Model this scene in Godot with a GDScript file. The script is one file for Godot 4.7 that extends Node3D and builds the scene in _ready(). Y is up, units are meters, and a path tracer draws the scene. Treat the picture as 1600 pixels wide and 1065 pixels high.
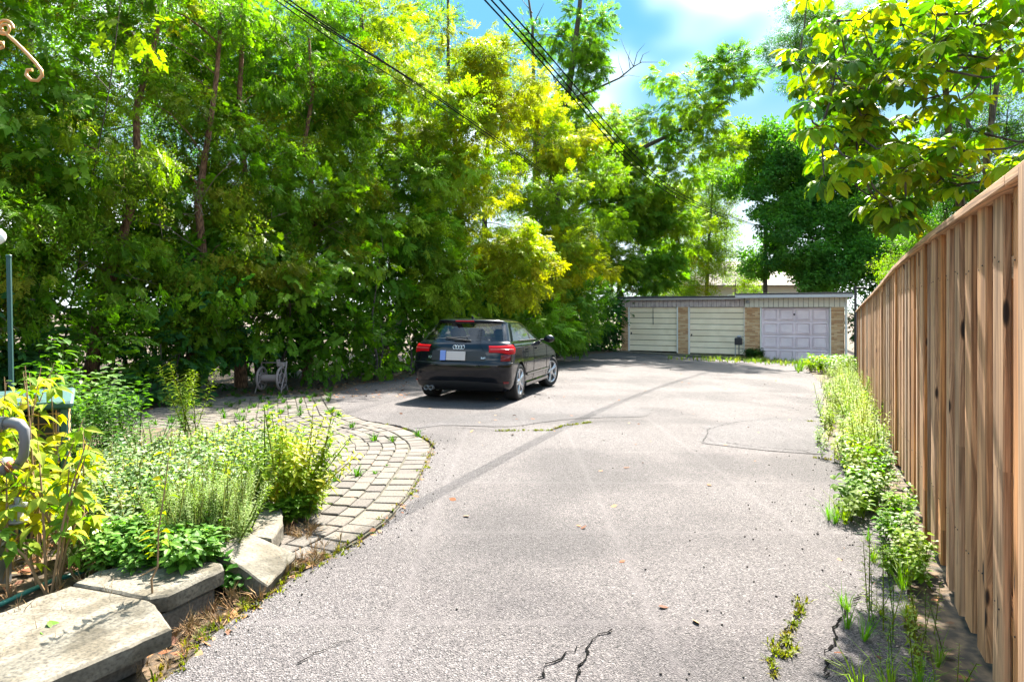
extends Node3D
# Lane beside a hedge of trees, a parked black hatchback, three garages and a board fence.
# World: x right, y up, -z ahead. Lane frame: u runs along the lane, v to its right (towards the fence).
const EYE := 1.5
const FOC := 1000.0
const HOR := 485.0
const UX := 0.454
const UD := 0.891
var rng := RandomNumberGenerator.new()
var used := {}
var M := {}

class MB:
	var v := PackedVector3Array()
	var n := PackedVector3Array()
	var uv := PackedVector2Array()
	var c := PackedColorArray()
	var ix := PackedInt32Array()
	var col := Color.WHITE
	var xf := Transform3D()
	func vert(p: Vector3, nn: Vector3, t := Vector2.ZERO) -> int:
		v.append(xf * p)
		n.append((xf.basis * nn).normalized())
		uv.append(t)
		c.append(col)
		return v.size() - 1
	func tri(a: Vector3, b: Vector3, d: Vector3) -> void:   # anticlockwise seen from outside
		var nn := (b - a).cross(d - a)
		if nn.length_squared() < 1e-16:
			return
		nn = nn.normalized()
		var i := vert(a, nn)
		vert(b, nn)
		vert(d, nn)
		ix.append_array([i, i + 2, i + 1])
	func quad(a: Vector3, b: Vector3, d: Vector3, e: Vector3) -> void:
		var nn := (d - a).cross(e - b)
		if nn.length_squared() < 1e-16:
			return
		nn = nn.normalized()
		var i := vert(a, nn, Vector2(0, 0))
		vert(b, nn, Vector2(1, 0))
		vert(d, nn, Vector2(1, 1))
		vert(e, nn, Vector2(0, 1))
		ix.append_array([i, i + 2, i + 1, i, i + 3, i + 2])
	func box(at: Vector3, size: Vector3, bev := 0.0, bs := Basis()) -> void:
		var keep := xf
		xf = xf * Transform3D(bs, at)
		var h := size / 2.0
		var b: float = min(bev, min(h.x, min(h.y, h.z)) * 0.9)
		for ax in 3:
			for s: float in [-1.0, 1.0]:
				var a1 := (ax + 1) % 3
				var a2 := (ax + 2) % 3
				var p := []
				for q in [[-1, -1], [1, -1], [1, 1], [-1, 1]]:
					var w := Vector3()
					w[ax] = s * h[ax]
					w[a1] = q[0] * (h[a1] - b)
					w[a2] = q[1] * (h[a2] - b)
					p.append(w)
				if s > 0:
					quad(p[0], p[1], p[2], p[3])
				else:
					quad(p[3], p[2], p[1], p[0])
		if b > 0.0:
			for ax in 3:
				var a1 := (ax + 1) % 3
				var a2 := (ax + 2) % 3
				for s1: float in [-1.0, 1.0]:
					for s2: float in [-1.0, 1.0]:
						var p := []
						for q in [[-1, 0], [1, 0], [1, 1], [-1, 1]]:
							var w := Vector3()
							w[ax] = q[0] * (h[ax] - b)
							w[a1] = s1 * (h[a1] - (b if q[1] == 1 else 0.0))
							w[a2] = s2 * (h[a2] - (0.0 if q[1] == 1 else b))
							p.append(w)
						if s1 * s2 > 0:
							quad(p[3], p[2], p[1], p[0])
						else:
							quad(p[0], p[1], p[2], p[3])
			for sx: float in [-1.0, 1.0]:
				for sy: float in [-1.0, 1.0]:
					for sz: float in [-1.0, 1.0]:
						var p0 := Vector3(sx * h.x, sy * (h.y - b), sz * (h.z - b))
						var p1 := Vector3(sx * (h.x - b), sy * h.y, sz * (h.z - b))
						var p2 := Vector3(sx * (h.x - b), sy * (h.y - b), sz * h.z)
						if sx * sy * sz > 0:
							tri(p0, p1, p2)
						else:
							tri(p2, p1, p0)
		xf = keep
	func grid(P: Array, flip := false) -> void:   # rows of equal length, smooth
		var R := P.size()
		var C: int = P[0].size()
		var N := []
		for i in R:
			var row := PackedVector3Array()
			row.resize(C)
			N.append(row)
		for i in R - 1:
			for j in C - 1:
				var nn: Vector3 = (P[i + 1][j + 1] - P[i][j]).cross(P[i + 1][j] - P[i][j + 1])
				if flip:
					nn = -nn
				N[i][j] += nn
				N[i + 1][j] += nn
				N[i][j + 1] += nn
				N[i + 1][j + 1] += nn
		if C > 2 and P[0][0].distance_to(P[0][C - 1]) < 1e-6 and P[R - 1][0].distance_to(P[R - 1][C - 1]) < 1e-6:
			for i in R:
				var s: Vector3 = N[i][0] + N[i][C - 1]
				N[i][0] = s
				N[i][C - 1] = s
		var at := v.size()
		for i in R:
			for j in C:
				vert(P[i][j], N[i][j] if N[i][j].length_squared() > 1e-20 else Vector3.UP, Vector2(float(j) / (C - 1), float(i) / (R - 1)))
		for i in R - 1:
			for j in C - 1:
				var a := at + i * C + j
				var b := a + 1
				var d := a + C + 1
				var e := a + C
				if flip:
					ix.append_array([a, b, d, a, d, e])
				else:
					ix.append_array([a, d, b, a, e, d])
	func tube(path: Array, rad, sides := 6, cap := true) -> void:
		var P := []
		var m := path.size()
		var a := Vector3.ZERO
		for i in m:
			var d: Vector3 = (path[min(i + 1, m - 1)] - path[max(i - 1, 0)]).normalized()
			a = d.cross(Vector3(0.13, 0.3, 0.95)) if i == 0 else a - d * a.dot(d)
			if a.length() < 0.05:
				a = d.cross(Vector3(0.9, 0.1, 0.2))
			a = a.normalized()
			var b := d.cross(a)
			var r: float = rad[i] if rad is Array or rad is PackedFloat32Array else rad
			var row := PackedVector3Array()
			for k in sides + 1:
				var t := TAU * (k % sides) / sides
				row.append(path[i] + (a * cos(t) + b * sin(t)) * r)
			P.append(row)
		grid(P)
		if cap:
			for e in [0, m - 1]:
				for k in sides:
					if e == 0:
						tri(path[0], P[0][k + 1], P[0][k])
					else:
						tri(path[m - 1], P[m - 1][k], P[m - 1][k + 1])
	func lathe(prof: Array, seg := 20) -> void:   # profile (radius, y) turned round the y axis
		var P := []
		for q in prof:
			var row := PackedVector3Array()
			for k in seg + 1:
				var t := TAU * (k % seg) / seg
				row.append(Vector3(q[0] * cos(t), q[1], q[0] * sin(t)))
			P.append(row)
		grid(P, true)
	func ring(r: float, t: float, seg := 24, sides := 6) -> void:   # torus round the z axis
		var path := []
		var P := []
		for k in seg + 1:
			var a := TAU * (k % seg) / seg
			var o := Vector3(cos(a), sin(a), 0)
			var row := PackedVector3Array()
			for j in sides + 1:
				var b := TAU * (j % sides) / sides
				row.append(o * (r + t * cos(b)) + Vector3(0, 0, t * sin(b)))
			P.append(row)
		grid(P, true)
	func prism(poly: Array, thick: float, bev := 0.01) -> void:   # top outline (Vector3, clockwise from above or not), extruded down
		var m := poly.size()
		var area := 0.0
		var mid := Vector3()
		for i in m:
			var a: Vector3 = poly[i]
			var b: Vector3 = poly[(i + 1) % m]
			area += a.x * b.z - b.x * a.z
			mid += a / m
		var q := poly.duplicate()
		if area > 0.0:
			q.reverse()
		var inner := []
		for p in q:
			var o: Vector3 = mid - p
			o.y = 0
			inner.append(p + o.normalized() * bev * 1.3)
		var flat := PackedVector2Array()
		for p in inner:
			flat.append(Vector2(p.x, p.z))
		var t := Geometry2D.triangulate_polygon(flat)
		for i in range(0, t.size(), 3):
			var a: Vector3 = inner[t[i]]
			var b: Vector3 = inner[t[i + 1]]
			var d: Vector3 = inner[t[i + 2]]
			if (b - a).cross(d - a).y > 0:
				tri(a, b, d)
			else:
				tri(a, d, b)
		var dn := Vector3(0, -1, 0)
		for i in m:
			var k := (i + 1) % m
			quad(inner[i], q[i] + dn * bev, q[k] + dn * bev, inner[k])
			quad(q[i] + dn * bev, q[i] + dn * thick, q[k] + dn * thick, q[k] + dn * bev)
	func mesh() -> ArrayMesh:
		var a := []
		a.resize(Mesh.ARRAY_MAX)
		a[Mesh.ARRAY_VERTEX] = v
		a[Mesh.ARRAY_NORMAL] = n
		a[Mesh.ARRAY_TEX_UV] = uv
		a[Mesh.ARRAY_COLOR] = c
		a[Mesh.ARRAY_INDEX] = ix
		var m := ArrayMesh.new()
		m.add_surface_from_arrays(Mesh.PRIMITIVE_TRIANGLES, a)
		return m

# ---------- naming ----------
func numbered(called: String) -> String:
	var k: int = used.get(called, 0)
	used[called] = k + 1
	return called if k == 0 else "%s_%03d" % [called, k]

func thing(called: String, label: String, category: String, at := Vector3.ZERO, group := "", basis := Basis()) -> Node3D:
	var o := Node3D.new()
	o.name = numbered(called)
	add_child(o)
	o.transform = Transform3D(basis, at)
	tag(o, label, category, group)
	return o

func tag(o: Node, label: String, category: String, group := "") -> Node:
	o.set_meta("label", label)
	o.set_meta("category", category)
	if group:
		o.set_meta("group", group)
	return o

func obj(called: String, mesh: Mesh, m: Material, parent: Node = self) -> MeshInstance3D:
	var o := MeshInstance3D.new()
	o.name = numbered(called) if parent == self else part_name(parent, called)
	o.mesh = mesh
	o.material_override = m
	parent.add_child(o, true)
	return o

func part_name(parent: Node, called: String) -> String:
	var key := "%d %s" % [parent.get_instance_id(), called]
	var k: int = used.get(key, 0)
	used[key] = k + 1
	return called if k == 0 else "%s_%03d" % [called, k]

func struct(o: Node) -> Node:
	o.set_meta("kind", "structure")
	return o

func scatter(called: String, mesh: Mesh, m: Material, xs: Array, tints: Array, parent: Node = self) -> MultiMeshInstance3D:
	var mm := MultiMesh.new()
	mm.transform_format = MultiMesh.TRANSFORM_3D
	mm.use_colors = true
	mm.mesh = mesh
	mm.instance_count = xs.size()
	for i in xs.size():
		mm.set_instance_transform(i, xs[i])
		mm.set_instance_color(i, tints[i])
	var o := MultiMeshInstance3D.new()
	o.name = numbered(called) if parent == self else part_name(parent, called)
	o.multimesh = mm
	o.material_override = m
	o.set_meta("kind", "stuff")
	parent.add_child(o, true)
	return o

# ---------- places ----------
func lane(u: float, v: float, y := 0.0) -> Vector3:
	return Vector3(UX * u + UD * v, y, -(UD * u - UX * v))

func ground_y(x: float, z: float) -> float:
	var u := UX * x - UD * z
	var v := UD * x + UX * z
	var t := u - 7.0
	var s := 0.5 * (t + sqrt(t * t + 2.0))
	s = min(s, 34.0)
	return -s * (0.0285 + 0.0011 * clampf(v, -12.0, 4.0)) + 0.0

func on_lane(u: float, v: float, up := 0.0) -> Vector3:
	var p := lane(u, v)
	p.y = ground_y(p.x, p.z) + up
	return p

func at(px: float, py: float, d: float) -> Vector3:
	return Vector3((px - 800.0) / FOC * d, EYE - (py - HOR) / FOC * d, -d)

func gp(px: float, py: float, up := 0.0) -> Vector3:
	var y := 0.0
	var d := 5.0
	for i in 12:
		d = clampf((EYE - y - up) * FOC / maxf(py - HOR, 1.0), 0.5, 60.0)
		y = ground_y((px - 800.0) / FOC * d, -d)
	return Vector3((px - 800.0) / FOC * d, y + up, -d)

func rnd(a: float, b: float) -> float:
	return rng.randf_range(a, b)

func rdir() -> Vector3:
	var z := rnd(-1, 1)
	var t := rnd(0, TAU)
	var r := sqrt(1.0 - z * z)
	return Vector3(r * cos(t), z, r * sin(t))

func facing(fwd: Vector3, roll: float, s: float) -> Basis:   # z along fwd
	var f := fwd.normalized()
	var a := f.cross(Vector3.UP)
	if a.length() < 0.05:
		a = Vector3.RIGHT
	a = a.normalized()
	var b := a.cross(f)
	var x := -(a * cos(roll) + b * sin(roll))
	return Basis(x * s, f.cross(x) * s, f * s)

# ---------- materials ----------
func lin(r: float, g: float, b: float) -> Color:
	return Color(r, g, b).linear_to_srgb()

func mat(c: Color, rough := 0.8, metal := 0.0) -> StandardMaterial3D:
	var m := StandardMaterial3D.new()
	m.albedo_color = c.linear_to_srgb()
	m.roughness = rough
	m.metallic = metal
	return m

func noise_tex(kind: int, freq: float, size: int, cols: Array, offs: Array, octaves := 3, ret := -1, sd := 1) -> NoiseTexture2D:
	var f := FastNoiseLite.new()
	f.seed = sd
	f.noise_type = kind
	f.frequency = freq
	f.fractal_octaves = octaves
	if octaves <= 1:
		f.fractal_type = FastNoiseLite.FRACTAL_NONE
	if ret >= 0:
		f.cellular_return_type = ret
	var t := NoiseTexture2D.new()
	t.width = size
	t.height = size
	t.seamless = true
	t.noise = f
	if cols.size():
		var g := Gradient.new()
		g.offsets = PackedFloat32Array(offs)
		var pc := PackedColorArray()
		for q in cols:
			pc.append(q.linear_to_srgb())
		g.colors = pc
		t.color_ramp = g
	return t

func triplanar(m: StandardMaterial3D, scale: Vector3, world := true) -> void:
	m.uv1_triplanar = true
	m.uv1_world_triplanar = world
	m.uv1_scale = scale

func detail(m: StandardMaterial3D, t: Texture2D, scale: float) -> void:
	m.detail_enabled = true
	m.detail_albedo = t
	m.detail_blend_mode = BaseMaterial3D.BLEND_MODE_MUL
	m.detail_uv_layer = BaseMaterial3D.DETAIL_UV_2
	m.uv2_triplanar = true
	m.uv2_world_triplanar = true
	m.uv2_scale = Vector3.ONE * scale

func leaf_mat(back := 0.9, rough := 0.45) -> StandardMaterial3D:
	var m := StandardMaterial3D.new()
	m.vertex_color_use_as_albedo = true
	m.roughness = rough
	m.metallic_specular = 0.3
	m.cull_mode = BaseMaterial3D.CULL_DISABLED
	m.backlight_enabled = true
	m.backlight = Color(0.92 * back, 1.0 * back, 0.3 * back)
	return m

func wood_image(w: int, h: int, sd: int) -> ImageTexture:
	var f := FastNoiseLite.new()
	f.seed = sd
	f.frequency = 0.02
	f.fractal_octaves = 3
	var im := Image.create(w, h, false, Image.FORMAT_RGB8)
	var knots := []
	for k in 5:
		knots.append([rnd(0, w), rnd(0, h), rnd(4, 9)])
	for y in h:
		for x in w:
			var warp := 0.0
			var dark := 0.0
			for k in knots:
				var dx: float = x - k[0]
				var dy: float = (y - k[1]) * 0.45
				var rr := sqrt(dx * dx + dy * dy)
				warp += exp(-rr / 22.0) * 16.0 * signf(dx)
				dark = maxf(dark, clampf((k[2] - rr) / 4.0, 0.0, 1.0))
			var xx := x + warp
			var g := f.get_noise_2d(xx * 7.0, y * 0.16) * 0.55 + f.get_noise_2d(xx * 22.0 + 300.0, y * 0.5) * 0.3
			var s := f.get_noise_2d(xx * 0.8 + 900.0, y * 0.12)
			var t := clampf(0.8 + g * 0.55 + s * 0.25, 0.12, 1.0) * (1.0 - 0.75 * dark)
			im.set_pixel(x, y, Color(t, t * (0.97 - 0.1 * (1.0 - t)), t * (0.94 - 0.2 * (1.0 - t))))
	return ImageTexture.create_from_image(im)

func make_materials() -> void:
	var CE := FastNoiseLite.TYPE_CELLULAR
	var SI := FastNoiseLite.TYPE_SIMPLEX_SMOOTH
	# worn asphalt: pale and dark stones of about a centimetre, larger stains over them
	var m := mat(Color(0.985, 0.975, 0.95), 0.92)
	m.albedo_texture = noise_tex(CE, 0.17, 1024, [Color(0.008, 0.0075, 0.0095), Color(0.044, 0.0405, 0.045), Color(0.064, 0.059, 0.0645), Color(0.083, 0.077, 0.082), Color(0.16, 0.151, 0.155)], [0.0, 0.15, 0.4, 0.78, 1.0], 1, FastNoiseLite.RETURN_CELL_VALUE, 3)
	triplanar(m, Vector3.ONE * 0.8)
	detail(m, noise_tex(SI, 0.006, 512, [Color(0.55, 0.55, 0.57), Color(0.9, 0.89, 0.89), Color(1, 1, 1)], [0.24, 0.5, 0.75], 5, -1, 9), 0.11)
	m.heightmap_enabled = true
	m.heightmap_scale = 0.9
	m.heightmap_texture = noise_tex(CE, 0.17, 1024, [], [], 1, FastNoiseLite.RETURN_DISTANCE, 3)
	M.asphalt = m
	m = mat(Color(0.005, 0.005, 0.005), 1.0)
	m.metallic_specular = 0.1
	M.crack = m
	m = M.asphalt.duplicate()
	m.albedo_color = Color(0.99, 1.0, 1.0)
	m.uv1_scale = Vector3.ONE * 0.9
	m.uv1_offset = Vector3(0.4, 0.3, 0.2)
	M.asphalt_patch = m
	# soil and dry litter
	m = mat(Color(1, 1, 1), 0.95)
	m.albedo_texture = noise_tex(SI, 0.02, 512, [Color(0.015, 0.011, 0.006), Color(0.045, 0.03, 0.016), Color(0.1, 0.066, 0.036)], [0.25, 0.5, 0.8], 5, -1, 5)
	triplanar(m, Vector3.ONE * 0.9)
	M.soil = m
	# concrete
	m = mat(Color(1, 1, 1), 0.9)
	m.albedo_texture = noise_tex(SI, 0.035, 1024, [Color(0.05, 0.045, 0.036), Color(0.1, 0.091, 0.071), Color(0.122, 0.111, 0.087), Color(0.155, 0.142, 0.115)], [0.2, 0.36, 0.6, 0.85], 6, -1, 12)
	triplanar(m, Vector3.ONE * 1.3)
	detail(m, noise_tex(SI, 0.012, 512, [Color(0.5, 0.47, 0.4), Color(1, 1, 1)], [0.25, 0.55], 5, -1, 2), 0.7)
	m.heightmap_enabled = true
	m.heightmap_scale = 0.25
	m.heightmap_texture = noise_tex(SI, 0.06, 512, [], [], 5, -1, 44)
	M.concrete = m
	for k in 4:
		m = mat([Color(0.8, 0.8, 0.8), Color(1, 0.97, 0.92), Color(0.92, 0.88, 0.84), Color(0.7, 0.68, 0.7)][k], 0.92)
		m.albedo_texture = noise_tex(SI, 0.05, 512, [Color(0.05, 0.045, 0.039), Color(0.088, 0.079, 0.069), Color(0.122, 0.11, 0.097)], [0.2, 0.5, 0.85], 5, -1, 20 + k)
		triplanar(m, Vector3.ONE * 1.9)
		M["paver%d" % k] = m
	M.joint = mat(Color(0.045, 0.042, 0.026), 0.95)
	# fence boards
	var grain := [wood_image(192, 768, 4), wood_image(192, 768, 11)]
	var tones := [Color(0.58, 0.27, 0.095), Color(0.64, 0.37, 0.19), Color(0.58, 0.37, 0.22), Color(0.55, 0.24, 0.075), Color(0.68, 0.43, 0.26), Color(0.5, 0.21, 0.06), Color(0.52, 0.37, 0.26), Color(0.62, 0.3, 0.11)]
	for k in 8:
		m = mat(tones[k], 0.82)
		m.albedo_texture = grain[k % 2]
		m.uv1_offset = Vector3(0.31 * k, 0.17 * k, 0)
		M["board%d" % k] = m
	M.bark_cedar = mat(Color(1, 1, 1), 0.95)
	M.bark_cedar.albedo_texture = noise_tex(SI, 0.03, 256, [Color(0.05, 0.024, 0.014), Color(0.18, 0.085, 0.045), Color(0.3, 0.17, 0.1)], [0.25, 0.5, 0.8], 4, -1, 31)
	triplanar(M.bark_cedar, Vector3(5, 0.9, 5))
	M.bark = mat(Color(1, 1, 1), 0.95)
	M.bark.albedo_texture = noise_tex(SI, 0.03, 256, [Color(0.025, 0.02, 0.017), Color(0.075, 0.06, 0.05), Color(0.15, 0.125, 0.1)], [0.25, 0.5, 0.8], 4, -1, 32)
	triplanar(M.bark, Vector3(4, 1.2, 4))
	M.dry = mat(Color(0.2, 0.15, 0.11), 0.9)
	M.twig = mat(Color(0.2, 0.12, 0.055), 0.85)
	M.leaf = leaf_mat(1.07, 0.45)
	M.leaf_thin = leaf_mat(1.0, 0.4)
	M.leaf_thick = leaf_mat(0.55, 0.38)
	M.litter = leaf_mat(0.3, 0.8)
	# painted and plain things
	M.white = mat(Color(0.7, 0.69, 0.66), 0.55)
	M.mint = mat(Color(1, 1, 1), 0.5)
	M.mint.albedo_texture = noise_tex(SI, 0.01, 256, [Color(0.8, 0.67, 0.49), Color(0.92, 0.79, 0.6)], [0.3, 0.7], 4, -1, 51)
	triplanar(M.mint, Vector3.ONE * 0.5)
	M.lilac = mat(Color(1, 1, 1), 0.45)
	M.lilac.albedo_texture = noise_tex(SI, 0.01, 256, [Color(0.68, 0.57, 0.62), Color(0.78, 0.66, 0.71)], [0.3, 0.7], 4, -1, 52)
	triplanar(M.lilac, Vector3.ONE * 0.5)
	M.fascia_old = mat(Color(1, 1, 1), 0.8)
	M.fascia_old.albedo_texture = noise_tex(SI, 0.03, 256, [Color(0.4, 0.33, 0.33), Color(0.54, 0.46, 0.44)], [0.3, 0.7], 4, -1, 53)
	triplanar(M.fascia_old, Vector3(1.5, 0.5, 1.5))
	M.fascia = mat(Color(0.6, 0.57, 0.5), 0.7)
	M.roof_felt = mat(Color(0.045, 0.045, 0.055), 0.85)
	M.roof_edge = mat(Color(0.5, 0.5, 0.53), 0.45, 0.0)
	M.mortar = mat(Color(0.42, 0.36, 0.28), 0.9)
	for k in 4:
		M["brick%d" % k] = mat([Color(0.52, 0.3, 0.15), Color(0.58, 0.37, 0.2), Color(0.44, 0.24, 0.12), Color(0.64, 0.44, 0.26)][k], 0.85)
	M.steel = mat(Color(0.33, 0.33, 0.34), 0.45, 0.5)
	M.grey_metal = mat(Color(0.3, 0.31, 0.33), 0.5, 0.3)
	M.dark_metal = mat(Color(0.03, 0.03, 0.035), 0.45, 0.3)
	M.galv = mat(Color(0.13, 0.135, 0.145), 0.55, 0.3)
	M.rust = mat(Color(0.25, 0.07, 0.03), 0.8)
	M.teal = mat(Color(0.011, 0.062, 0.058), 0.6)
	M.gold = mat(Color(0.5, 0.27, 0.1), 0.45, 0.3)
	M.hose = mat(Color(0.03, 0.16, 0.12), 0.45)
	M.lime = mat(Color(0.62, 0.7, 0.3), 0.5)
	M.taupe = mat(Color(0.27, 0.21, 0.2), 0.65)
	M.wire = mat(Color(0.006, 0.006, 0.007), 1.0)
	M.wire.metallic_specular = 0.05
	M.globe = mat(Color(0.75, 0.75, 0.75), 0.25)
	M.render_wall = mat(Color(0.55, 0.5, 0.42), 0.85)
	M.shingle = mat(Color(0.2, 0.17, 0.15), 0.9)
	# car
	M.paint = mat(Color(0.005, 0.006, 0.009), 0.15, 0.0)
	M.paint.clearcoat_enabled = true
	M.paint.clearcoat = 0.7
	M.paint.clearcoat_roughness = 0.02
	M.paint.metallic_specular = 0.25
	M.plastic = mat(Color(0.012, 0.012, 0.013), 0.5)
	M.tyre = mat(Color(0.022, 0.021, 0.021), 0.85)
	M.rim = mat(Color(0.62, 0.62, 0.64), 0.28, 0.75)
	M.chrome = mat(Color(0.85, 0.85, 0.86), 0.15, 1.0)
	M.red_lens = mat(Color(0.42, 0.006, 0.01), 0.2)
	M.red_lens.metallic_specular = 0.3
	M.red_lens_dark = mat(Color(0.16, 0.008, 0.012), 0.08)
	M.pale_lens = mat(Color(0.5, 0.16, 0.15), 0.2)
	M.glass = StandardMaterial3D.new()
	M.glass.transparency = BaseMaterial3D.TRANSPARENCY_ALPHA
	M.glass.albedo_color = Color(0.02, 0.03, 0.035, 0.28)
	M.glass.roughness = 0.02
	M.plate = mat(Color(0.52, 0.46, 0.44), 0.5)
	M.plate_blue = mat(Color(0.16, 0.25, 0.6), 0.4)
	M.seat = mat(Color(0.02, 0.02, 0.022), 0.8)

# ---------- leaves and sprays (grow along +z, upper side +y) ----------
func leaf(b: MB, base: Vector3, dir: Vector3, up: Vector3, length: float, wid: float, fold := 0.25, droop := 0.2) -> void:
	var d := dir.normalized()
	var s := d.cross(up).normalized()
	var u := s.cross(d)
	var mid := base + d * length * 0.45 - u * wid * fold * 0.5
	var tip := base + d * length - u * length * droop
	var l := base + d * length * 0.4 - s * wid * 0.5 + u * wid * fold * 0.4
	var r := base + d * length * 0.4 + s * wid * 0.5 + u * wid * fold * 0.4
	b.tri(base, mid, l)
	b.tri(l, mid, tip)
	b.tri(base, r, mid)
	b.tri(mid, r, tip)

func round_leaf(b: MB, base: Vector3, dir: Vector3, up: Vector3, length: float, wid: float, fold := 0.2, droop := 0.25, shape := [0.0, 0.72, 1.0, 0.9, 0.5, 0.0]) -> void:
	var d := dir.normalized()
	var s := d.cross(up).normalized()
	var u := s.cross(d)
	var m := shape.size()
	var base_col := b.col
	for sd in [-1.0, 1.0]:
		for i in m - 1:
			var kk := rnd(0.86, 1.14)
			b.col = Color(base_col.r * kk, base_col.g * kk, base_col.b * kk)
			var q := []
			for k in [i, i + 1]:
				var t := float(k) / (m - 1)
				var c := base + d * length * t - u * length * droop * t * t
				q.append(c)
				q.append(c + s * sd * wid * 0.5 * shape[k] + u * wid * fold * shape[k])
			if sd > 0:
				b.tri(q[0], q[1], q[3])
				b.tri(q[0], q[3], q[2])
			else:
				b.tri(q[0], q[3], q[1])
				b.tri(q[0], q[2], q[3])
	b.col = base_col

func lobed_leaf(b: MB, base: Vector3, dir: Vector3, up: Vector3, size: float) -> void:   # maple-like
	var d := dir.normalized()
	var s := d.cross(up).normalized()
	var u := s.cross(d)
	var pts := [[0.0, 0.0], [-0.28, 0.02], [-0.22, 0.2], [-0.55, 0.42], [-0.3, 0.5], [-0.2, 0.66], [0.0, 1.0], [0.2, 0.66], [0.3, 0.5], [0.55, 0.42], [0.22, 0.2], [0.28, 0.02]]
	var c := base + d * size * 0.4 - u * size * 0.06
	for i in pts.size():
		var p = pts[i]
		var q = pts[(i + 1) % pts.size()]
		var a: Vector3 = base + d * p[1] * size + s * p[0] * size - u * size * 0.22 * (p[1] * p[1])
		var e: Vector3 = base + d * q[1] * size + s * q[0] * size - u * size * 0.22 * (q[1] * q[1])
		b.tri(c, e, a)

func shade(b: MB, lo := 0.75, hi := 1.25) -> void:
	var k := rnd(lo, hi)
	b.col = Color(k * rnd(0.9, 1.1), k, k * rnd(0.8, 1.2))

func stemline(b: MB, p: Vector3, q: Vector3, r: float) -> void:
	var keep := b.col
	b.col = Color(1.1, 0.6, 0.7)
	b.tube([p, q], [r, r * 0.6], 3, false)
	b.col = keep

func spray_pinnate(sd: int) -> ArrayMesh:   # box elder, ash: drooping compound leaves on a twig
	rng.seed = sd
	var b := MB.new()
	stemline(b, Vector3.ZERO, Vector3(0, -0.01, 0.26), 0.004)
	for k in 6:
		var t := k / 5.0
		var o := Vector3(0, -0.01, 0.05 + 0.2 * t)
		var a := (1.0 if k % 2 == 0 else -1.0) * rnd(0.5, 1.2) * (1.0 - 0.6 * t)
		var d := Vector3(sin(a), rnd(-0.4, 0.1), cos(a)).normalized()
		var up := Vector3(rnd(-0.3, 0.3), 1, rnd(-0.2, 0.2))
		var s := d.cross(up).normalized()
		shade(b)
		for j in 5:
			var tt := 0.05 + 0.05 * j
			var p := o + d * tt + Vector3(0, -0.25 * tt * tt * 8.0 * 0.2, 0)
			for sg: float in [-1.0, 1.0]:
				if j == 4 and sg > 0:
					continue
				var dd := (d * 0.7 + s * sg * rnd(0.6, 1.0) + Vector3(0, rnd(-0.6, -0.1), 0)) if j < 4 else d + Vector3(0, -0.3, 0)
				leaf(b, p, dd, up, rnd(0.075, 0.11), rnd(0.04, 0.055))
	return b.mesh()

func spray_broad(sd: int, size := 0.085, wide := 0.75, count := 8) -> ArrayMesh:
	rng.seed = sd
	var b := MB.new()
	stemline(b, Vector3.ZERO, Vector3(0, 0, 0.24), 0.0035)
	for k in count:
		var t := float(k) / (count - 1)
		var o := Vector3(0, 0, 0.02 + 0.22 * t)
		var a := (1.0 if k % 2 == 0 else -1.0) * rnd(0.7, 1.4) * (1.0 - 0.7 * t)
		shade(b)
		round_leaf(b, o, Vector3(sin(a), rnd(-0.5, 0.25), cos(a)), Vector3(rnd(-0.4, 0.4), 1, rnd(-0.3, 0.3)), size * rnd(0.75, 1.2), size * wide * rnd(0.8, 1.1), 0.15, 0.2, [0.0, 0.85, 1.0, 0.6, 0.0])
	return b.mesh()

func spray_maple(sd: int, size := 0.12) -> ArrayMesh:
	rng.seed = sd
	var b := MB.new()
	stemline(b, Vector3.ZERO, Vector3(0, 0, 0.25), 0.004)
	for k in 6:
		var t := k / 5.0
		var a := (1.0 if k % 2 == 0 else -1.0) * rnd(0.6, 1.3) * (1.0 - 0.7 * t)
		var d := Vector3(sin(a), rnd(-0.35, 0.1), cos(a))
		shade(b)
		lobed_leaf(b, Vector3(0, 0, 0.03 + 0.2 * t) + d * 0.05, d, Vector3(rnd(-0.4, 0.4), 1, rnd(-0.4, 0.4)), size * rnd(0.75, 1.2))
	return b.mesh()

func spray_cedar(sd: int) -> ArrayMesh:   # small drooping fans of scale leaves
	rng.seed = sd
	var b := MB.new()
	for f in 5:
		var a := rnd(-1.1, 1.1)
		var d := Vector3(sin(a), rnd(-0.9, 0.1), cos(a)).normalized()
		var up := Vector3(rnd(-0.8, 0.8), 1, rnd(-0.6, 0.8)).normalized()
		var s := d.cross(up).normalized()
		var o0 := Vector3(rnd(-0.08, 0.08), rnd(-0.05, 0.05), rnd(-0.05, 0.1))
		shade(b, 0.6, 1.4)
		for j in 6:
			var t := float(j) / 6
			var o := o0 + d * (0.01 + 0.15 * t) + Vector3(0, -0.08 * t * t, 0)
			for sg: float in [-1.0, 1.0]:
				var l: float = 0.085 * (1.0 - 0.55 * t) * rnd(0.7, 1.2)
				var dd: Vector3 = (d * 0.8 + s * sg * 0.8 + Vector3(0, rnd(-0.4, 0.0), 0)).normalized()
				var w: Vector3 = dd.cross(up).normalized() * 0.008
				var e: Vector3 = o + dd * l
				b.tri(o - w, o + w, e + w * 0.8)
				b.tri(o - w, e + w * 0.8, e - w * 0.8)
	return b.mesh()

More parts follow.
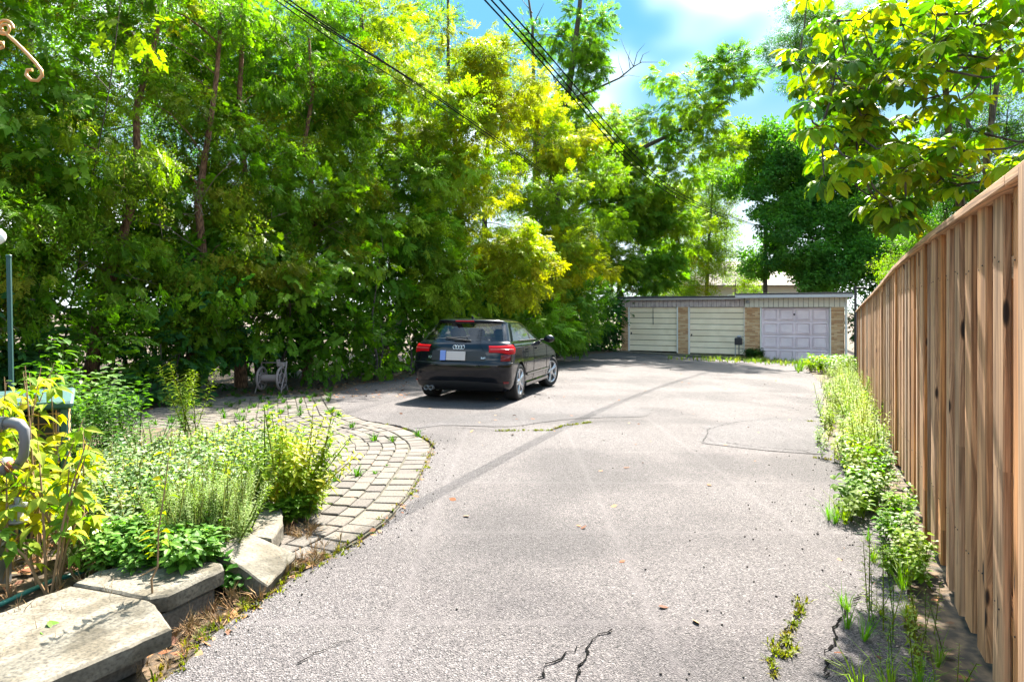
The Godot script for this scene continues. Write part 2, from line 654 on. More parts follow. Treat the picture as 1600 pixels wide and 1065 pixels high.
func spray_fine(sd: int, n := 26, size := 0.06, spread := 0.3, wide := 0.42) -> ArrayMesh:   # a cloud of small leaves round twigs, for trees farther off
	rng.seed = sd
	var b := MB.new()
	for k in 3:
		var d := Vector3(rnd(-0.6, 0.6), rnd(-0.3, 0.4), 1).normalized()
		stemline(b, Vector3.ZERO, d * spread, 0.004)
	for k in n:
		var o := Vector3(rnd(-0.7, 0.7), rnd(-0.45, 0.45), rnd(0.05, 1.15)) * spread
		var d := Vector3(rnd(-1, 1), rnd(-0.8, 0.3), rnd(-0.2, 1))
		shade(b)
		var up := Vector3(rnd(-0.6, 0.6), 1, rnd(-0.6, 0.6))
		leaf(b, o, d, up, size * rnd(0.7, 1.25), size * wide * rnd(0.8, 1.2))
	return b.mesh()

func stalk_plant(sd: int, h := 0.6, n := 34, l := 0.09, w := 0.016, tip := Color(1, 1, 1)) -> ArrayMesh:   # upright stem with narrow leaves all the way up (+y)
	rng.seed = sd
	var b := MB.new()
	var lean := Vector3(rnd(-0.12, 0.12), 1, rnd(-0.12, 0.12))
	b.col = Color(0.9, 0.7, 0.6)
	b.tube([Vector3.ZERO, lean * h * 0.5, lean * h + Vector3(rnd(-0.05, 0.05), 0, rnd(-0.05, 0.05))], [0.006, 0.005, 0.002], 3, false)
	for k in n:
		var t := 0.08 + 0.92 * float(k) / n
		var a := k * 2.4 + rnd(-0.3, 0.3)
		var d := Vector3(cos(a), rnd(0.1, 0.7), sin(a))
		shade(b)
		b.col = b.col * (Color.WHITE.lerp(tip, smoothstep(0.75, 1.0, t)))
		leaf(b, lean * h * t, d, Vector3.UP, l * rnd(0.7, 1.2) * (1.1 - 0.55 * t), w * rnd(0.8, 1.2), 0.2, rnd(0.1, 0.5))
	return b.mesh()

func leafy_plant(sd: int, h := 0.4, n := 14, l := 0.09, wide := 0.7) -> ArrayMesh:
	rng.seed = sd
	var b := MB.new()
	for st in 3:
		var lean := Vector3(rnd(-0.4, 0.4), 1, rnd(-0.4, 0.4))
		b.col = Color(0.9, 0.7, 0.6)
		b.tube([Vector3.ZERO, lean * h * 0.55, lean * h * rnd(0.8, 1.0)], [0.005, 0.004, 0.002], 3, false)
		for k in n:
			var t := 0.25 + 0.75 * float(k) / n
			var a := k * 2.4 + rnd(-0.4, 0.4)
			shade(b)
			var d := Vector3(cos(a), rnd(-0.15, 0.5), sin(a))
			var o := lean * h * t * 0.95
			round_leaf(b, o + d * 0.02, d, Vector3.UP, l * rnd(0.6, 1.2), l * wide * rnd(0.8, 1.1), 0.12, 0.3, [0.0, 0.8, 1.0, 0.65, 0.0])
	return b.mesh()

func tuft(sd: int, h := 0.12, n := 16, w := 0.004, spread := 0.6) -> ArrayMesh:   # grass blades
	rng.seed = sd
	var b := MB.new()
	for k in n:
		var a := rnd(0, TAU)
		var r := rnd(0.1, spread)
		var o := Vector3(cos(a), 0, sin(a)) * rnd(0, 0.03)
		var hh := h * rnd(0.5, 1.15)
		var m := o + Vector3(cos(a) * r * 0.35, 0.62, sin(a) * r * 0.35) * hh
		var e := o + Vector3(cos(a) * r, rnd(0.7, 1.0), sin(a) * r) * hh
		var s := Vector3(-sin(a), 0, cos(a)) * w
		shade(b)
		b.tri(o - s, o + s, m + s)
		b.tri(o - s, m + s, m - s)
		b.tri(m - s, m + s, e)
	return b.mesh()

func dry_leaf(sd: int) -> ArrayMesh:
	rng.seed = sd
	var b := MB.new()
	shade(b)
	round_leaf(b, Vector3(0, 0.005, -0.03), Vector3(0, 0.1, 1), Vector3(rnd(-0.3, 0.3), 1, 0), 0.07, 0.045, rnd(-0.3, 0.4), rnd(-0.4, 0.4), [0.0, 0.9, 0.7, 0.0])
	return b.mesh()

# ---------- trees ----------
func mixpal(pal: Array) -> Color:
	var a: Color = pal[rng.randi() % pal.size()]
	var b: Color = pal[rng.randi() % pal.size()]
	return a.lerp(b, rnd(0.0, 0.6))

var clear_lines := []   # trunks that stay open to the lane: [from, to]
func hides_trunk(h: Vector3) -> bool:
	for q in clear_lines:
		for k in 9:
			var p: Vector3 = q[0].lerp(q[1], k / 8.0)
			var n := Vector3(-p.x, 0, -p.z).normalized()
			var w := h - p
			var f := w.dot(n)
			if f > -0.1 and f < 4.0 and (w - n * f).length() < 0.4:
				return rng.randf() < 0.85
	return false

func crown_points(ells: Array, dens: float, per: int, cr: float, pal: Array, s: float, droop: float, xs: Array, ts: Array, origin: Vector3, vmax := 99.0, ymin := 0.2) -> Array:
	var hubs := []
	for e in ells:
		var c: Vector3 = e[0]
		var r: Vector3 = e[1]
		var pp: Array = e[2] if e.size() > 2 else pal
		var k: float = e[3] if e.size() > 3 else 1.0
		var n := int(dens * k * (r.x * r.y + r.y * r.z + r.x * r.z) / 3.0 * PI)
		for i in n:
			var q := rdir()
			var rad := pow(rng.randf(), 0.42)
			var h := c + q * r * rad
			if UD * h.x + UX * h.z > vmax or h.y < ground_y(h.x, h.z) + ymin or hides_trunk(h):
				continue
			hubs.append([h, c])
			var tone := mixpal(pp)
			var lum := rnd(0.8, 1.2)
			var m := int(per * rnd(0.6, 1.4))
			for j in m:
				var o := rdir()
				var p := h + o * Vector3(1, 0.62, 1) * cr * pow(rng.randf(), 0.5)
				if p.y < ground_y(p.x, p.z) + ymin * 0.5:
					continue
				var f := o * 0.8 + (p - c).normalized() * 0.6 + Vector3(0, -droop, 0)
				xs.append(Transform3D(facing(f, rnd(-0.9, 0.9), s * rnd(0.7, 1.3)), p - origin))
				var t := tone.lerp(mixpal(pp), rnd(0.0, 0.45))
				var l := lum * rnd(0.8, 1.2)
				ts.append(Color(t.r * l, t.g * l, t.b * l))
	return hubs

func trunk_mesh(path: Array, r0: float, r1: float, limbs: Array, origin: Vector3) -> ArrayMesh:
	var b := MB.new()
	b.xf = Transform3D(Basis(), -origin)
	var m := path.size()
	var rad := []
	var P := []
	for i in m:
		var t := float(i) / (m - 1)
		rad.append(lerpf(r0, r1, t) * (1.0 + 0.35 * pow(1.0 - t, 8.0)))
	b.tube(path, rad, 9)
	for q in limbs:   # [from, to, radius]
		var a: Vector3 = q[0]
		var e: Vector3 = q[1]
		var mid := a.lerp(e, 0.5) + Vector3(rnd(-0.1, 0.1), 0.08, rnd(-0.1, 0.1)) * a.distance_to(e)
		b.tube([a, a.lerp(mid, 0.5) + Vector3(0, 0.03, 0) * a.distance_to(e), mid, mid.lerp(e, 0.5), e], [q[2], q[2] * 0.85, q[2] * 0.65, q[2] * 0.45, q[2] * 0.22], 6)
	return b.mesh()

func near_on(path: Array, p: Vector3, low := 0.6) -> Vector3:
	var best: Vector3 = path[0]
	var bd := 1e9
	for i in path.size() - 1:
		for k in 5:
			var q: Vector3 = path[i].lerp(path[i + 1], k / 4.0)
			var d: float = (q - p).length() + maxf(0.0, q.y - p.y + 0.5) * 2.0
			if d < bd:
				bd = d
				best = q
	return best

func near_any(sources: Array, p: Vector3) -> Vector3:
	var best: Vector3 = sources[0][0]
	for s in sources:
		var q := near_on(s, p)
		if q.distance_to(p) < best.distance_to(p):
			best = q
	return best

func tree(called: String, label: String, group: String, path: Array, r0: float, ells: Array, spray: Array, pal: Array, o := {}) -> Node3D:
	var base: Vector3 = path[0]
	var root := thing(called, label, o.get("cat", "tree"), base, group)
	var xs := []
	var ts := []
	var hubs := crown_points(ells, o.get("dens", 2.6), o.get("per", 24), o.get("cr", 0.55), pal, o.get("s", 1.0), o.get("droop", 0.35), xs, ts, base, o.get("vmax", 99.0), o.get("ymin", 0.2))
	var limbs := []
	var sources: Array = o.get("sources", [])
	sources.append(path)
	for e in ells:
		limbs.append([near_any(sources, e[0]), e[0], r0 * o.get("limb", 0.24)])
	var k := 0
	for h in hubs:
		k += 1
		if k % int(o.get("every", 3)) == 0:
			var from: Vector3 = near_any(sources, h[0]) if k % 2 == 0 else (h[1] as Vector3).lerp(near_any(sources, h[1]), rnd(0, 0.6))
			limbs.append([from, h[0], maxf(0.008, r0 * rnd(0.06, 0.13))])
	obj("trunk", trunk_mesh(path, r0, r0 * 0.3, limbs, base), o.get("bark", M.bark), root)
	if o.has("twigs"):   # bare dead twigs low on the trunk
		var tb := MB.new()
		tb.xf = Transform3D(Basis(), -base)
		for i in int(o.twigs):
			var p := near_on(path, base + Vector3(0, rnd(0.6, 4.2), 0))
			var d := Vector3(rnd(-0.5, 1.0), rnd(-0.35, 0.45), rnd(-0.4, 1.0)).normalized()
			var l := rnd(0.5, 1.5)
			var m := p + d * l * 0.5 + Vector3(rnd(-0.1, 0.1), rnd(-0.08, 0.12), rnd(-0.1, 0.1))
			var e := p + d * l + Vector3(0, rnd(-0.25, 0.1), 0)
			tb.tube([p, m, e], [0.013, 0.009, 0.003], 4)
			for j in 3:
				var q := m.lerp(e, rnd(0, 0.8))
				tb.tube([q, q + (d + rdir() * 0.9).normalized() * rnd(0.15, 0.4)], [0.005, 0.002], 3)
		obj("dead_twigs", tb.mesh(), M.dry, root).set_meta("kind", "stuff")
	var half := xs.size() / 2 if spray.size() > 1 else xs.size()
	if spray.size() > 1:
		var xa := []
		var ta := []
		var xb := []
		var tb := []
		for i in xs.size():
			if i % 2 == 0:
				xa.append(xs[i])
				ta.append(ts[i])
			else:
				xb.append(xs[i])
				tb.append(ts[i])
		scatter("crown", spray[0], o.get("mat", M.leaf), xa, ta, root)
		scatter("crown", spray[1], o.get("mat", M.leaf), xb, tb, root)
	else:
		scatter("crown", spray[0], o.get("mat", M.leaf), xs, ts, root)
	return root

func ell(px: float, py: float, d: float, rx: float, ry: float, rz: float, pal = null, k := 1.0) -> Array:
	return [at(px, py, d), Vector3(rx, ry, rz)] if pal == null else [at(px, py, d), Vector3(rx, ry, rz), pal, k]

func bend(a: Vector3, b: Vector3, n := 6, wob := 0.15) -> Array:
	var p := []
	for i in n:
		var t := float(i) / (n - 1)
		p.append(a.lerp(b, t) + Vector3(rnd(-1, 1), 0, rnd(-1, 1)) * wob * sin(t * PI))
	return p

func root_at(px: float, d: float) -> Vector3:
	var x := (px - 800.0) / FOC * d
	return Vector3(x, ground_y(x, -d) - 0.05, -d)

# ---------- sheets that follow the ground ----------
func sheet(poly: PackedVector2Array, cell: float, up: float, skirt := 0.0) -> ArrayMesh:   # polygon in (x, z)
	var b := MB.new()
	var box := Rect2(poly[0], Vector2.ZERO)
	for p in poly:
		box = box.expand(p)
	var x := floorf(box.position.x / cell) * cell
	while x < box.end.x:
		var z := floorf(box.position.y / cell) * cell
		while z < box.end.y:
			var sq := PackedVector2Array([Vector2(x, z), Vector2(x + cell, z), Vector2(x + cell, z + cell), Vector2(x, z + cell)])
			for piece in Geometry2D.intersect_polygons(poly, sq):
				var t := Geometry2D.triangulate_polygon(piece)
				for i in range(0, t.size(), 3):
					var q := []
					for k in 3:
						var w: Vector2 = piece[t[i + k]]
						q.append(Vector3(w.x, ground_y(w.x, w.y) + up, w.y))
					if (q[1] - q[0]).cross(q[2] - q[0]).y > 0:
						b.tri(q[0], q[1], q[2])
					else:
						b.tri(q[0], q[2], q[1])
			z += cell
		x += cell
	if skirt > 0.0:
		for i in poly.size():
			var p := poly[i]
			var q := poly[(i + 1) % poly.size()]
			var a := Vector3(p.x, ground_y(p.x, p.y) + up, p.y)
			var e := Vector3(q.x, ground_y(q.x, q.y) + up, q.y)
			var dn := Vector3(0, -skirt, 0)
			b.quad(a, e, e + dn, a + dn)
	return b.mesh()

func flat(ps: Array) -> PackedVector2Array:
	var o := PackedVector2Array()
	for p in ps:
		o.append(Vector2(p.x, p.z))
	return o

func ragged(ps: Array, amt: float, step := 0.25) -> Array:   # an outline broken into short uneven steps
	var o := []
	for i in ps.size():
		var a: Vector3 = ps[i]
		var b: Vector3 = ps[(i + 1) % ps.size()]
		var n := int(clampf(a.distance_to(b) / step, 1, 60))
		for k in n:
			o.append(a.lerp(b, float(k) / n) + Vector3(rnd(-amt, amt), 0, rnd(-amt, amt)))
	return o

# ---------- the car: stacked plan outlines from sill to roof ----------
const CAR_LEVELS := [   # height, half width, rear s, front s
	[0.19, 0.79, 0.2, 4.02], [0.25, 0.845, 0.1, 4.16], [0.34, 0.866, 0.05, 4.24], [0.45, 0.876, 0.02, 4.28], [0.55, 0.882, 0.0, 4.286], [0.64, 0.884, 0.0, 4.284], [0.665, 0.883, 0.005, 4.275],
	[0.68, 0.882, 0.04, 4.25], [0.76, 0.88, 0.055, 4.13], [0.84, 0.875, 0.075, 3.82], [0.91, 0.864, 0.1, 3.5], [0.965, 0.848, 0.13, 3.22], [1.0, 0.828, 0.165, 3.06], [1.015, 0.812, 0.185, 2.99],
	[1.035, 0.8, 0.205, 2.94], [1.14, 0.752, 0.32, 2.67], [1.24, 0.705, 0.43, 2.41], [1.32, 0.664, 0.515, 2.2], [1.345, 0.648, 0.53, 2.1], [1.352, 0.64, 0.47, 2.06], [1.375, 0.61, 0.46, 1.95], [1.39, 0.57, 0.5, 1.86], [1.41, 0.45, 0.72, 1.7], [1.42, 0.26, 0.95, 1.5]]
const CAR_S_R := 0.838
const CAR_S_F := 3.416
const ARCH := 0.352
const WHEEL_Y := 0.317

func car_at(y: float, k: int) -> float:   # interpolated column k of the table
	var t := CAR_LEVELS
	if y <= t[0][0]:
		return t[0][k]
	for i in t.size() - 1:
		if y <= t[i + 1][0]:
			return lerpf(t[i][k], t[i + 1][k], (y - t[i][0]) / (t[i + 1][0] - t[i][0]))
	return t[t.size() - 1][k]

func car_pt(x: float, y: float, s: float) -> Vector3:
	return Vector3(x, y, CAR_S_R - s)   # origin under the rear axle, forward is -z

func car_rear(phi: float, y: float) -> Vector3:   # phi -1..1 round the tail from left side to right
	var a := absf(phi) * PI / 2.0
	var w := car_at(y, 1)
	var x := w * pow(sin(a), 0.62)
	var s := car_at(y, 2) + 0.4 * (1.0 - pow(maxf(cos(a), 0.0), 0.62))
	return car_pt(x * signf(phi), y, s)

func car_front(phi: float, y: float) -> Vector3:
	var a := absf(phi) * PI / 2.0
	var w := car_at(y, 1)
	var x := w * pow(sin(a), 0.7)
	var s := car_at(y, 3) - 0.75 * (1.0 - pow(maxf(cos(a), 0.0), 0.7))
	return car_pt(x * signf(phi), y, s)

func arch_y(s: float) -> float:
	var y := 0.0
	for c: float in [CAR_S_R, CAR_S_F]:
		var d: float = absf(s - c)
		if d < ARCH:
			y = maxf(y, WHEEL_Y + sqrt(ARCH * ARCH - d * d))
	return y

func car_side(s: float, y: float, sg: float) -> Vector3:
	var yy := maxf(y, arch_y(s)) if y < 0.7 else y
	var s0 := car_at(yy, 2) + 0.4
	var s1 := car_at(yy, 3) - 0.75
	var w := car_at(yy, 1)
	w += 0.006 * exp(-pow((yy - 0.9) / 0.035, 2.0))
	return car_pt(sg * w, yy, clampf(s, s0, maxf(s1, s0)))

func side_patch(s0: float, s1: float, y0: float, y1: float, off: float, sg := 1.0, n := 8) -> Array:
	var P := []
	for i in n + 1:
		var row := PackedVector3Array()
		for j in n + 1:
			row.append(car_side(lerpf(s0, s1, float(j) / n), lerpf(y0, y1, float(i) / n), sg) + Vector3(sg * off, 0, 0))
		P.append(row)
	return P

func rear_patch(f0: float, f1: float, y0: Callable, y1: Callable, off: float, n := 12, m := 6) -> Array:
	var P := []
	for i in m + 1:
		var row := PackedVector3Array()
		for j in n + 1:
			var f := lerpf(f0, f1, float(j) / n)
			var lo: float = y0.call(f)
			var hi: float = y1.call(f)
			var y := lerpf(lo, hi, float(i) / m)
			var p := car_rear(f, y)
			var a := f * PI / 2.0
			var e := 1.0 - pow(absf(2.0 * float(i) / m - 1.0), 4.0) * 0.5
			row.append(p + Vector3(sin(a), 0.15, cos(a)) * off * e)
		P.append(row)
	return P

func build_car(xf: Transform3D) -> void:
	var root := thing("parked_car", "black five-door hatchback parked on the asphalt beside the hedge", "car", xf.origin, "", xf.basis)
	var cols := []   # outline columns: [kind, value, side]
	var NR := 18
	for j in range(-NR, NR + 1):
		cols.append(["r", float(j) / NR, 0.0])
	var ss := [0.42, 0.486, 0.5, 0.53, 0.58, 0.65, 0.72, 0.80, 0.838, 0.9, 0.98, 1.06, 1.12, 1.16, 1.19, 1.21, 1.32, 1.44, 1.56, 1.68, 1.76, 1.84, 1.95, 2.1, 2.25, 2.4, 2.55, 2.7, 2.85, 2.96, 3.03, 3.064, 3.08, 3.12, 3.18, 3.26, 3.34, 3.416, 3.5, 3.58, 3.66, 3.71, 3.745, 3.768, 3.9]
	var right := []
	for s in ss:
		right.append(["s", s, 1.0])
	cols.append_array(right)
	for j in range(NR, -NR - 1, -1):
		cols.append(["f", float(j) / NR, 0.0])
	right.reverse()
	for q in right:
		cols.append(["s", q[1], -1.0])
	cols.append(cols[0])
	var P := []
	for lv in CAR_LEVELS:
		var row := PackedVector3Array()
		for q in cols:
			if q[0] == "r":
				row.append(car_rear(q[1], lv[0]))
			elif q[0] == "f":
				row.append(car_front(q[1], lv[0]))
			else:
				row.append(car_side(q[1], lv[0], q[2]))
		P.append(row)
	# split the faces of the shell into paint and the panes
	var full := MB.new()
	full.grid(P)
	var C := cols.size()
	var pick := {"body": MB.new(), "rear_window": MB.new(), "windscreen": MB.new(), "quarter_window": MB.new(), "rear_side_window": MB.new(), "front_side_window": MB.new()}
	for k in pick:
		pick[k].v = full.v
		pick[k].n = full.n
		pick[k].uv = full.uv
		pick[k].c = full.c
	var win0 := 14
	var win1 := 17
	var sides := {}
	for i in P.size() - 1:
		for j in C - 1:
			var a := i * C + j
			var tri := [a, a + C + 1, a + 1, a, a + C, a + C + 1]
			var where := "body"
			if i >= win0 and i < win1:
				var q = cols[j]
				var nx = cols[j + 1]
				if q[0] == "r" and nx[0] == "r" and absf(q[1] + nx[1]) / 2.0 < 0.62:
					where = "rear_window"
				elif q[0] == "f" and nx[0] == "f" and absf(q[1] + nx[1]) / 2.0 < 0.7:
					where = "windscreen"
				elif q[0] == "s" and nx[0] == "s":
					var s: float = (q[1] + nx[1]) / 2.0
					if s > 1.0 and s < 1.19:
						where = "quarter_window"
					elif s > 1.21 and s < 1.76:
						where = "rear_side_window"
					elif s > 1.84:
						where = "front_side_window"
			pick[where].ix.append_array(tri)
	var body: MB = pick["body"]
	var top: Array = []
	var last: int = (P.size() - 1) * C
	for j in C - 1:
		top.append(P[P.size() - 1][j])
	var crest := Vector3(0, 1.423, CAR_S_R - 1.25)
	for j in top.size():
		body.tri(crest, top[(j + 1) % top.size()], top[j])
	var shell := obj("body", compact(body), M.paint, root)
	for k in ["rear_window", "windscreen", "quarter_window", "rear_side_window", "front_side_window"]:
		obj(k, compact(pick[k]), M.glass, root)
	# floor, wheel wells, dash and seats seen through the glass
	var b := MB.new()
	b.box(Vector3(0, 0.55, CAR_S_R - 2.15), Vector3(1.28, 0.66, 3.5), 0.05)
	b.box(Vector3(0, 0.92, CAR_S_R - 0.62), Vector3(1.3, 0.1, 0.6), 0.03)
	b.box(Vector3(0, 0.92, CAR_S_R - 2.75), Vector3(1.35, 0.12, 0.5), 0.04)
	obj("cabin_floor", b.mesh(), M.plastic, root)
	for q in [[-0.38, 2.0], [0.38, 2.0], [-0.42, 1.12], [0.0, 1.12], [0.42, 1.12]]:
		b = MB.new()
		b.box(Vector3(q[0], 0.9, CAR_S_R - q[1]), Vector3(0.44 if q[1] > 1.5 else 0.4, 0.36, 0.12), 0.05, Basis(Vector3.RIGHT, 0.2))
		b.box(Vector3(q[0], 1.15, CAR_S_R - q[1] + 0.03), Vector3(0.25, 0.15, 0.09), 0.04)
		obj("seat", b.mesh(), M.seat, root)
	# lower trim, bumper insert and plate panel
	b = MB.new()
	b.grid(rear_patch(-0.62, 0.62, func(f): return 0.2, func(f): return 0.37 - 0.05 * absf(f), 0.012, 20, 4))
	obj("diffuser", b.mesh(), M.plastic, root)
	b = MB.new()
	for y in [0.672]:
		var path := []
		for j in 41:
			var f := lerpf(-0.93, 0.93, j / 40.0)
			path.append(car_rear(f, y) + Vector3(0, 0, 0.004))
		b.tube(path, 0.006, 5)
	obj("bumper_seam", b.mesh(), M.plastic, root)
	b = MB.new()
	b.grid(rear_patch(-0.24, 0.24, func(f): return 0.7, func(f): return 0.865, 0.004, 16, 4))
	obj("plate_recess", b.mesh(), M.plastic, root)
	b = MB.new()
	b.box(Vector3(-0.03, 0.782, CAR_S_R - 0.035), Vector3(0.34, 0.15, 0.012), 0.004, Basis(Vector3.RIGHT, -0.1))
	var plate := obj("number_plate", b.mesh(), M.plate, root)
	b = MB.new()
	b.box(Vector3(-0.26, 0.785, CAR_S_R - 0.035), Vector3(0.1, 0.165, 0.012), 0.004, Basis(Vector3.RIGHT, -0.1))
	obj("plate_sticker", b.mesh(), M.plate_blue, plate)
	# tail lamps
	for sg: float in [-1.0, 1.0]:
		var lo := func(f): return 0.845 - 0.03 * smoothstep(0.45, 0.75, absf(f))
		var hi := func(f): return 0.955 + 0.02 * smoothstep(0.4, 0.9, absf(f)) - 0.05 * smoothstep(0.9, 1.0, absf(f))
		b = MB.new()
		b.grid(rear_patch(sg * 0.29, sg * 0.98, lo, hi, 0.022, 18, 8), sg < 0)
		var lamp := obj("tail_light", b.mesh(), M.red_lens, root)
		b = MB.new()
		b.grid(rear_patch(sg * 0.31, sg * 0.9, func(f): return 0.892, func(f): return 0.904, 0.026, 14, 4), sg < 0)
		obj("reflector_band", b.mesh(), M.pale_lens, lamp)
		b = MB.new()
		b.grid(rear_patch(sg * 0.52, sg * 0.8, func(f): return 0.705, func(f): return 0.81, 0.006, 10, 4), sg < 0)
		obj("side_panel", b.mesh(), M.red_lens_dark if sg > 0 else M.paint, root)
		# mirror
		b = MB.new()
		b.xf = Transform3D(Basis(Vector3.UP, -sg * 0.12), car_pt(sg * 0.98, 1.03, 2.62))
		var SP := []
		for i in 9:
			var row := PackedVector3Array()
			var p := PI * i / 8.0
			for j in 15:
				var t := TAU * (j % 14) / 14.0
				row.append(Vector3(0.115 * sin(p) * cos(t), 0.075 * cos(p), 0.075 * sin(p) * sin(t)))
			SP.append(row)
		b.grid(SP)
		var mir := obj("mirror", b.mesh(), M.paint, root)
		b = MB.new()
		b.tube([car_pt(sg * 0.8, 1.0, 2.6), car_pt(sg * 0.92, 1.02, 2.62)], 0.02, 6)
		obj("mirror_arm", b.mesh(), M.plastic, mir)
		# door seams and handles
		for s in [1.12, 1.79, 2.86]:
			b = MB.new()
			var path := []
			for i in 14:
				var y := lerpf(0.3, 1.0, i / 13.0)
				if s > 1.1 and s < 1.2:
					path.append(car_side(1.02 + 0.2 * smoothstep(0.8, 0.35, y), maxf(y, 0.62 if y < 0.4 else y), sg) + Vector3(sg * 0.001, 0, 0))
				else:
					path.append(car_side(s, y, sg) + Vector3(sg * 0.001, 0, 0))
			b.tube(path, 0.004, 4)
			obj("door_seam", b.mesh(), M.plastic, root)
		for s: float in [1.32, 2.02]:
			b = MB.new()
			b.box(car_side(s, 0.87, sg) + Vector3(sg * 0.018, 0, 0), Vector3(0.026, 0.03, 0.17), 0.01)
			obj("door_handle", b.mesh(), M.paint, root)
		b = MB.new()
		b.box(car_pt(sg * 0.885, 0.42, 2.13), Vector3(0.02, 0.05, 1.75), 0.008)
		b.box(car_pt(sg * 0.85, 0.24, 2.13), Vector3(0.06, 0.09, 1.8), 0.02)
		obj("sill_trim", b.mesh(), M.paint, root)
		b = MB.new()   # bright strip along the foot of the side windows
		var path2 := []
		for i in 20:
			path2.append(car_side(lerpf(0.98, 2.6, i / 19.0), 1.03, sg) + Vector3(sg * 0.004, 0, 0))
		b.tube(path2, 0.007, 4)
		obj("window_strip", b.mesh(), M.plastic, root)
		b = MB.new()   # black pillar between the doors
		b.grid(side_patch(1.77, 1.83, 1.035, 1.32, 0.003, sg, 4), sg < 0)
		obj("door_pillar", b.mesh(), M.plastic, root)
	# emblem of four linked rings and the two model badges
	b = MB.new()
	for k in 4:
		b.xf = Transform3D(Basis(Vector3.RIGHT, -0.22), Vector3(-0.072 + 0.048 * k, 0.925, CAR_S_R - 0.096))
		b.ring(0.031, 0.0046, 22, 6)
	obj("ring_emblem", b.mesh(), M.chrome, root)
	for q in [["A3", -0.5, 0.055], ["2.0 T", 0.44, 0.036]]:
		var tm := TextMesh.new()
		tm.text = q[0]
		tm.font_size = 32
		tm.pixel_size = q[2] / 32.0
		tm.depth = 0.006
		var f := SystemFont.new()
		f.font_names = PackedStringArray(["Droid Sans"])
		f.font_weight = 700
		tm.font = f
		var o := obj("badge", tm, M.chrome, root)
		var p := car_rear(0.0, 0.755)
		var ph: float = 0.0
		for i in 60:
			if absf(car_rear(i / 60.0, 0.755).x) > absf(q[1]):
				ph = i / 60.0
				break
		p = car_rear(ph * signf(q[1]), 0.755)
		o.position = p + Vector3(0, 0, 0.012)
		o.rotation = Vector3(-0.15, ph * signf(q[1]) * 0.5, 0)
	# wiper, roof fin, third lamp, exhaust
	b = MB.new()
	b.tube([car_rear(0.02, 1.03) + Vector3(0, 0.01, 0.03), car_rear(-0.14, 1.07) + Vector3(0, 0.01, 0.03), car_rear(-0.14, 1.075) + Vector3(0.42, 0.01, 0.03)], 0.009, 5)
	b.box(car_rear(0.0, 1.035) + Vector3(0.03, 0, 0.015), Vector3(0.3, 0.03, 0.03), 0.01)
	obj("rear_wiper", b.mesh(), M.plastic, root)
	b = MB.new()
	b.tube([Vector3(0, 1.41, CAR_S_R - 0.8), Vector3(0, 1.44, CAR_S_R - 0.77), Vector3(0, 1.462, CAR_S_R - 0.745)], [0.03, 0.014, 0.005], 6)
	obj("roof_fin", b.mesh(), M.plastic, root)
	b = MB.new()
	b.box(Vector3(-0.03, 1.362, CAR_S_R - 0.458), Vector3(0.34, 0.018, 0.02), 0.004)
	obj("brake_light", b.mesh(), M.red_lens, root)
	for k in 2:
		b = MB.new()
		b.xf = Transform3D(Basis(Vector3.RIGHT, PI / 2), Vector3(-0.56 + 0.085 * k, 0.235, CAR_S_R - 0.1))
		b.lathe([[0.034, -0.12], [0.04, 0.06], [0.037, 0.065], [0.031, 0.06], [0.03, -0.1], [0.0, -0.1]], 16)
		obj("exhaust_pipe", b.mesh(), M.steel, root)
	# fog reflector corners
	for sg: float in [-1.0, 1.0]:
		b = MB.new()
		b.grid(rear_patch(sg * 0.6, sg * 0.78, func(f): return 0.33, func(f): return 0.365, 0.008, 6, 3), sg < 0)
		obj("bumper_reflector", b.mesh(), M.red_lens_dark, root)
	# wheels
	for q in [[-1.0, CAR_S_R, 0.0], [1.0, CAR_S_R, 0.0], [-1.0, CAR_S_F, -0.3], [1.0, CAR_S_F, -0.3]]:
		var hub := Node3D.new()
		hub.name = part_name(root, "wheel")
		root.add_child(hub, true)
		hub.position = car_pt(q[0] * 0.768, WHEEL_Y, q[1])
		hub.rotation = Vector3(0, q[2], 0)
		b = MB.new()
		b.xf = Transform3D(Basis(Vector3(0, 0, 1), -PI / 2 * q[0]), Vector3.ZERO)
		b.lathe([[0.226, -0.1], [0.25, -0.113], [0.29, -0.112], [0.309, -0.1], [0.317, -0.08], [0.317, -0.05], [0.311, -0.048], [0.311, -0.043], [0.317, -0.041], [0.318, -0.004], [0.311, -0.002], [0.311, 0.003], [0.318, 0.005], [0.317, 0.041], [0.311, 0.043], [0.311, 0.048], [0.317, 0.05], [0.317, 0.08], [0.309, 0.1], [0.29, 0.112], [0.25, 0.113], [0.226, 0.1]], 40)
		obj("tyre", b.mesh(), M.tyre, hub)
		var keep := b.xf
		b = MB.new()
		b.xf = keep
		b.lathe([[0.218, -0.1], [0.21, 0.0], [0.2, 0.07], [0.215, 0.095], [0.231, 0.103], [0.226, 0.112], [0.214, 0.106]], 36)
		for k in 5:
			for w: float in [-0.13, 0.13]:
				var a := TAU * k / 5.0 + 0.3 + w
				var a0 := TAU * k / 5.0 + 0.3 + w * 0.9
				var o := Vector3(cos(a), 0, sin(a))
				var o0 := Vector3(cos(a0), 0, sin(a0))
				b.tube([o0 * 0.05 + Vector3(0, 0.088, 0), o0 * 0.11 + Vector3(0, 0.092, 0), o * 0.218 + Vector3(0, 0.1, 0)], [0.019, 0.016, 0.015], 6)
		b.lathe([[0.075, 0.06], [0.07, 0.1], [0.05, 0.108], [0.0, 0.11]], 20)
		obj("rim", b.mesh(), M.rim, hub)
		b = MB.new()
		b.xf = keep
		b.lathe([[0.15, 0.02], [0.15, 0.04], [0.0, 0.042]], 24)
		obj("brake_disc", b.mesh(), M.dark_metal, hub)
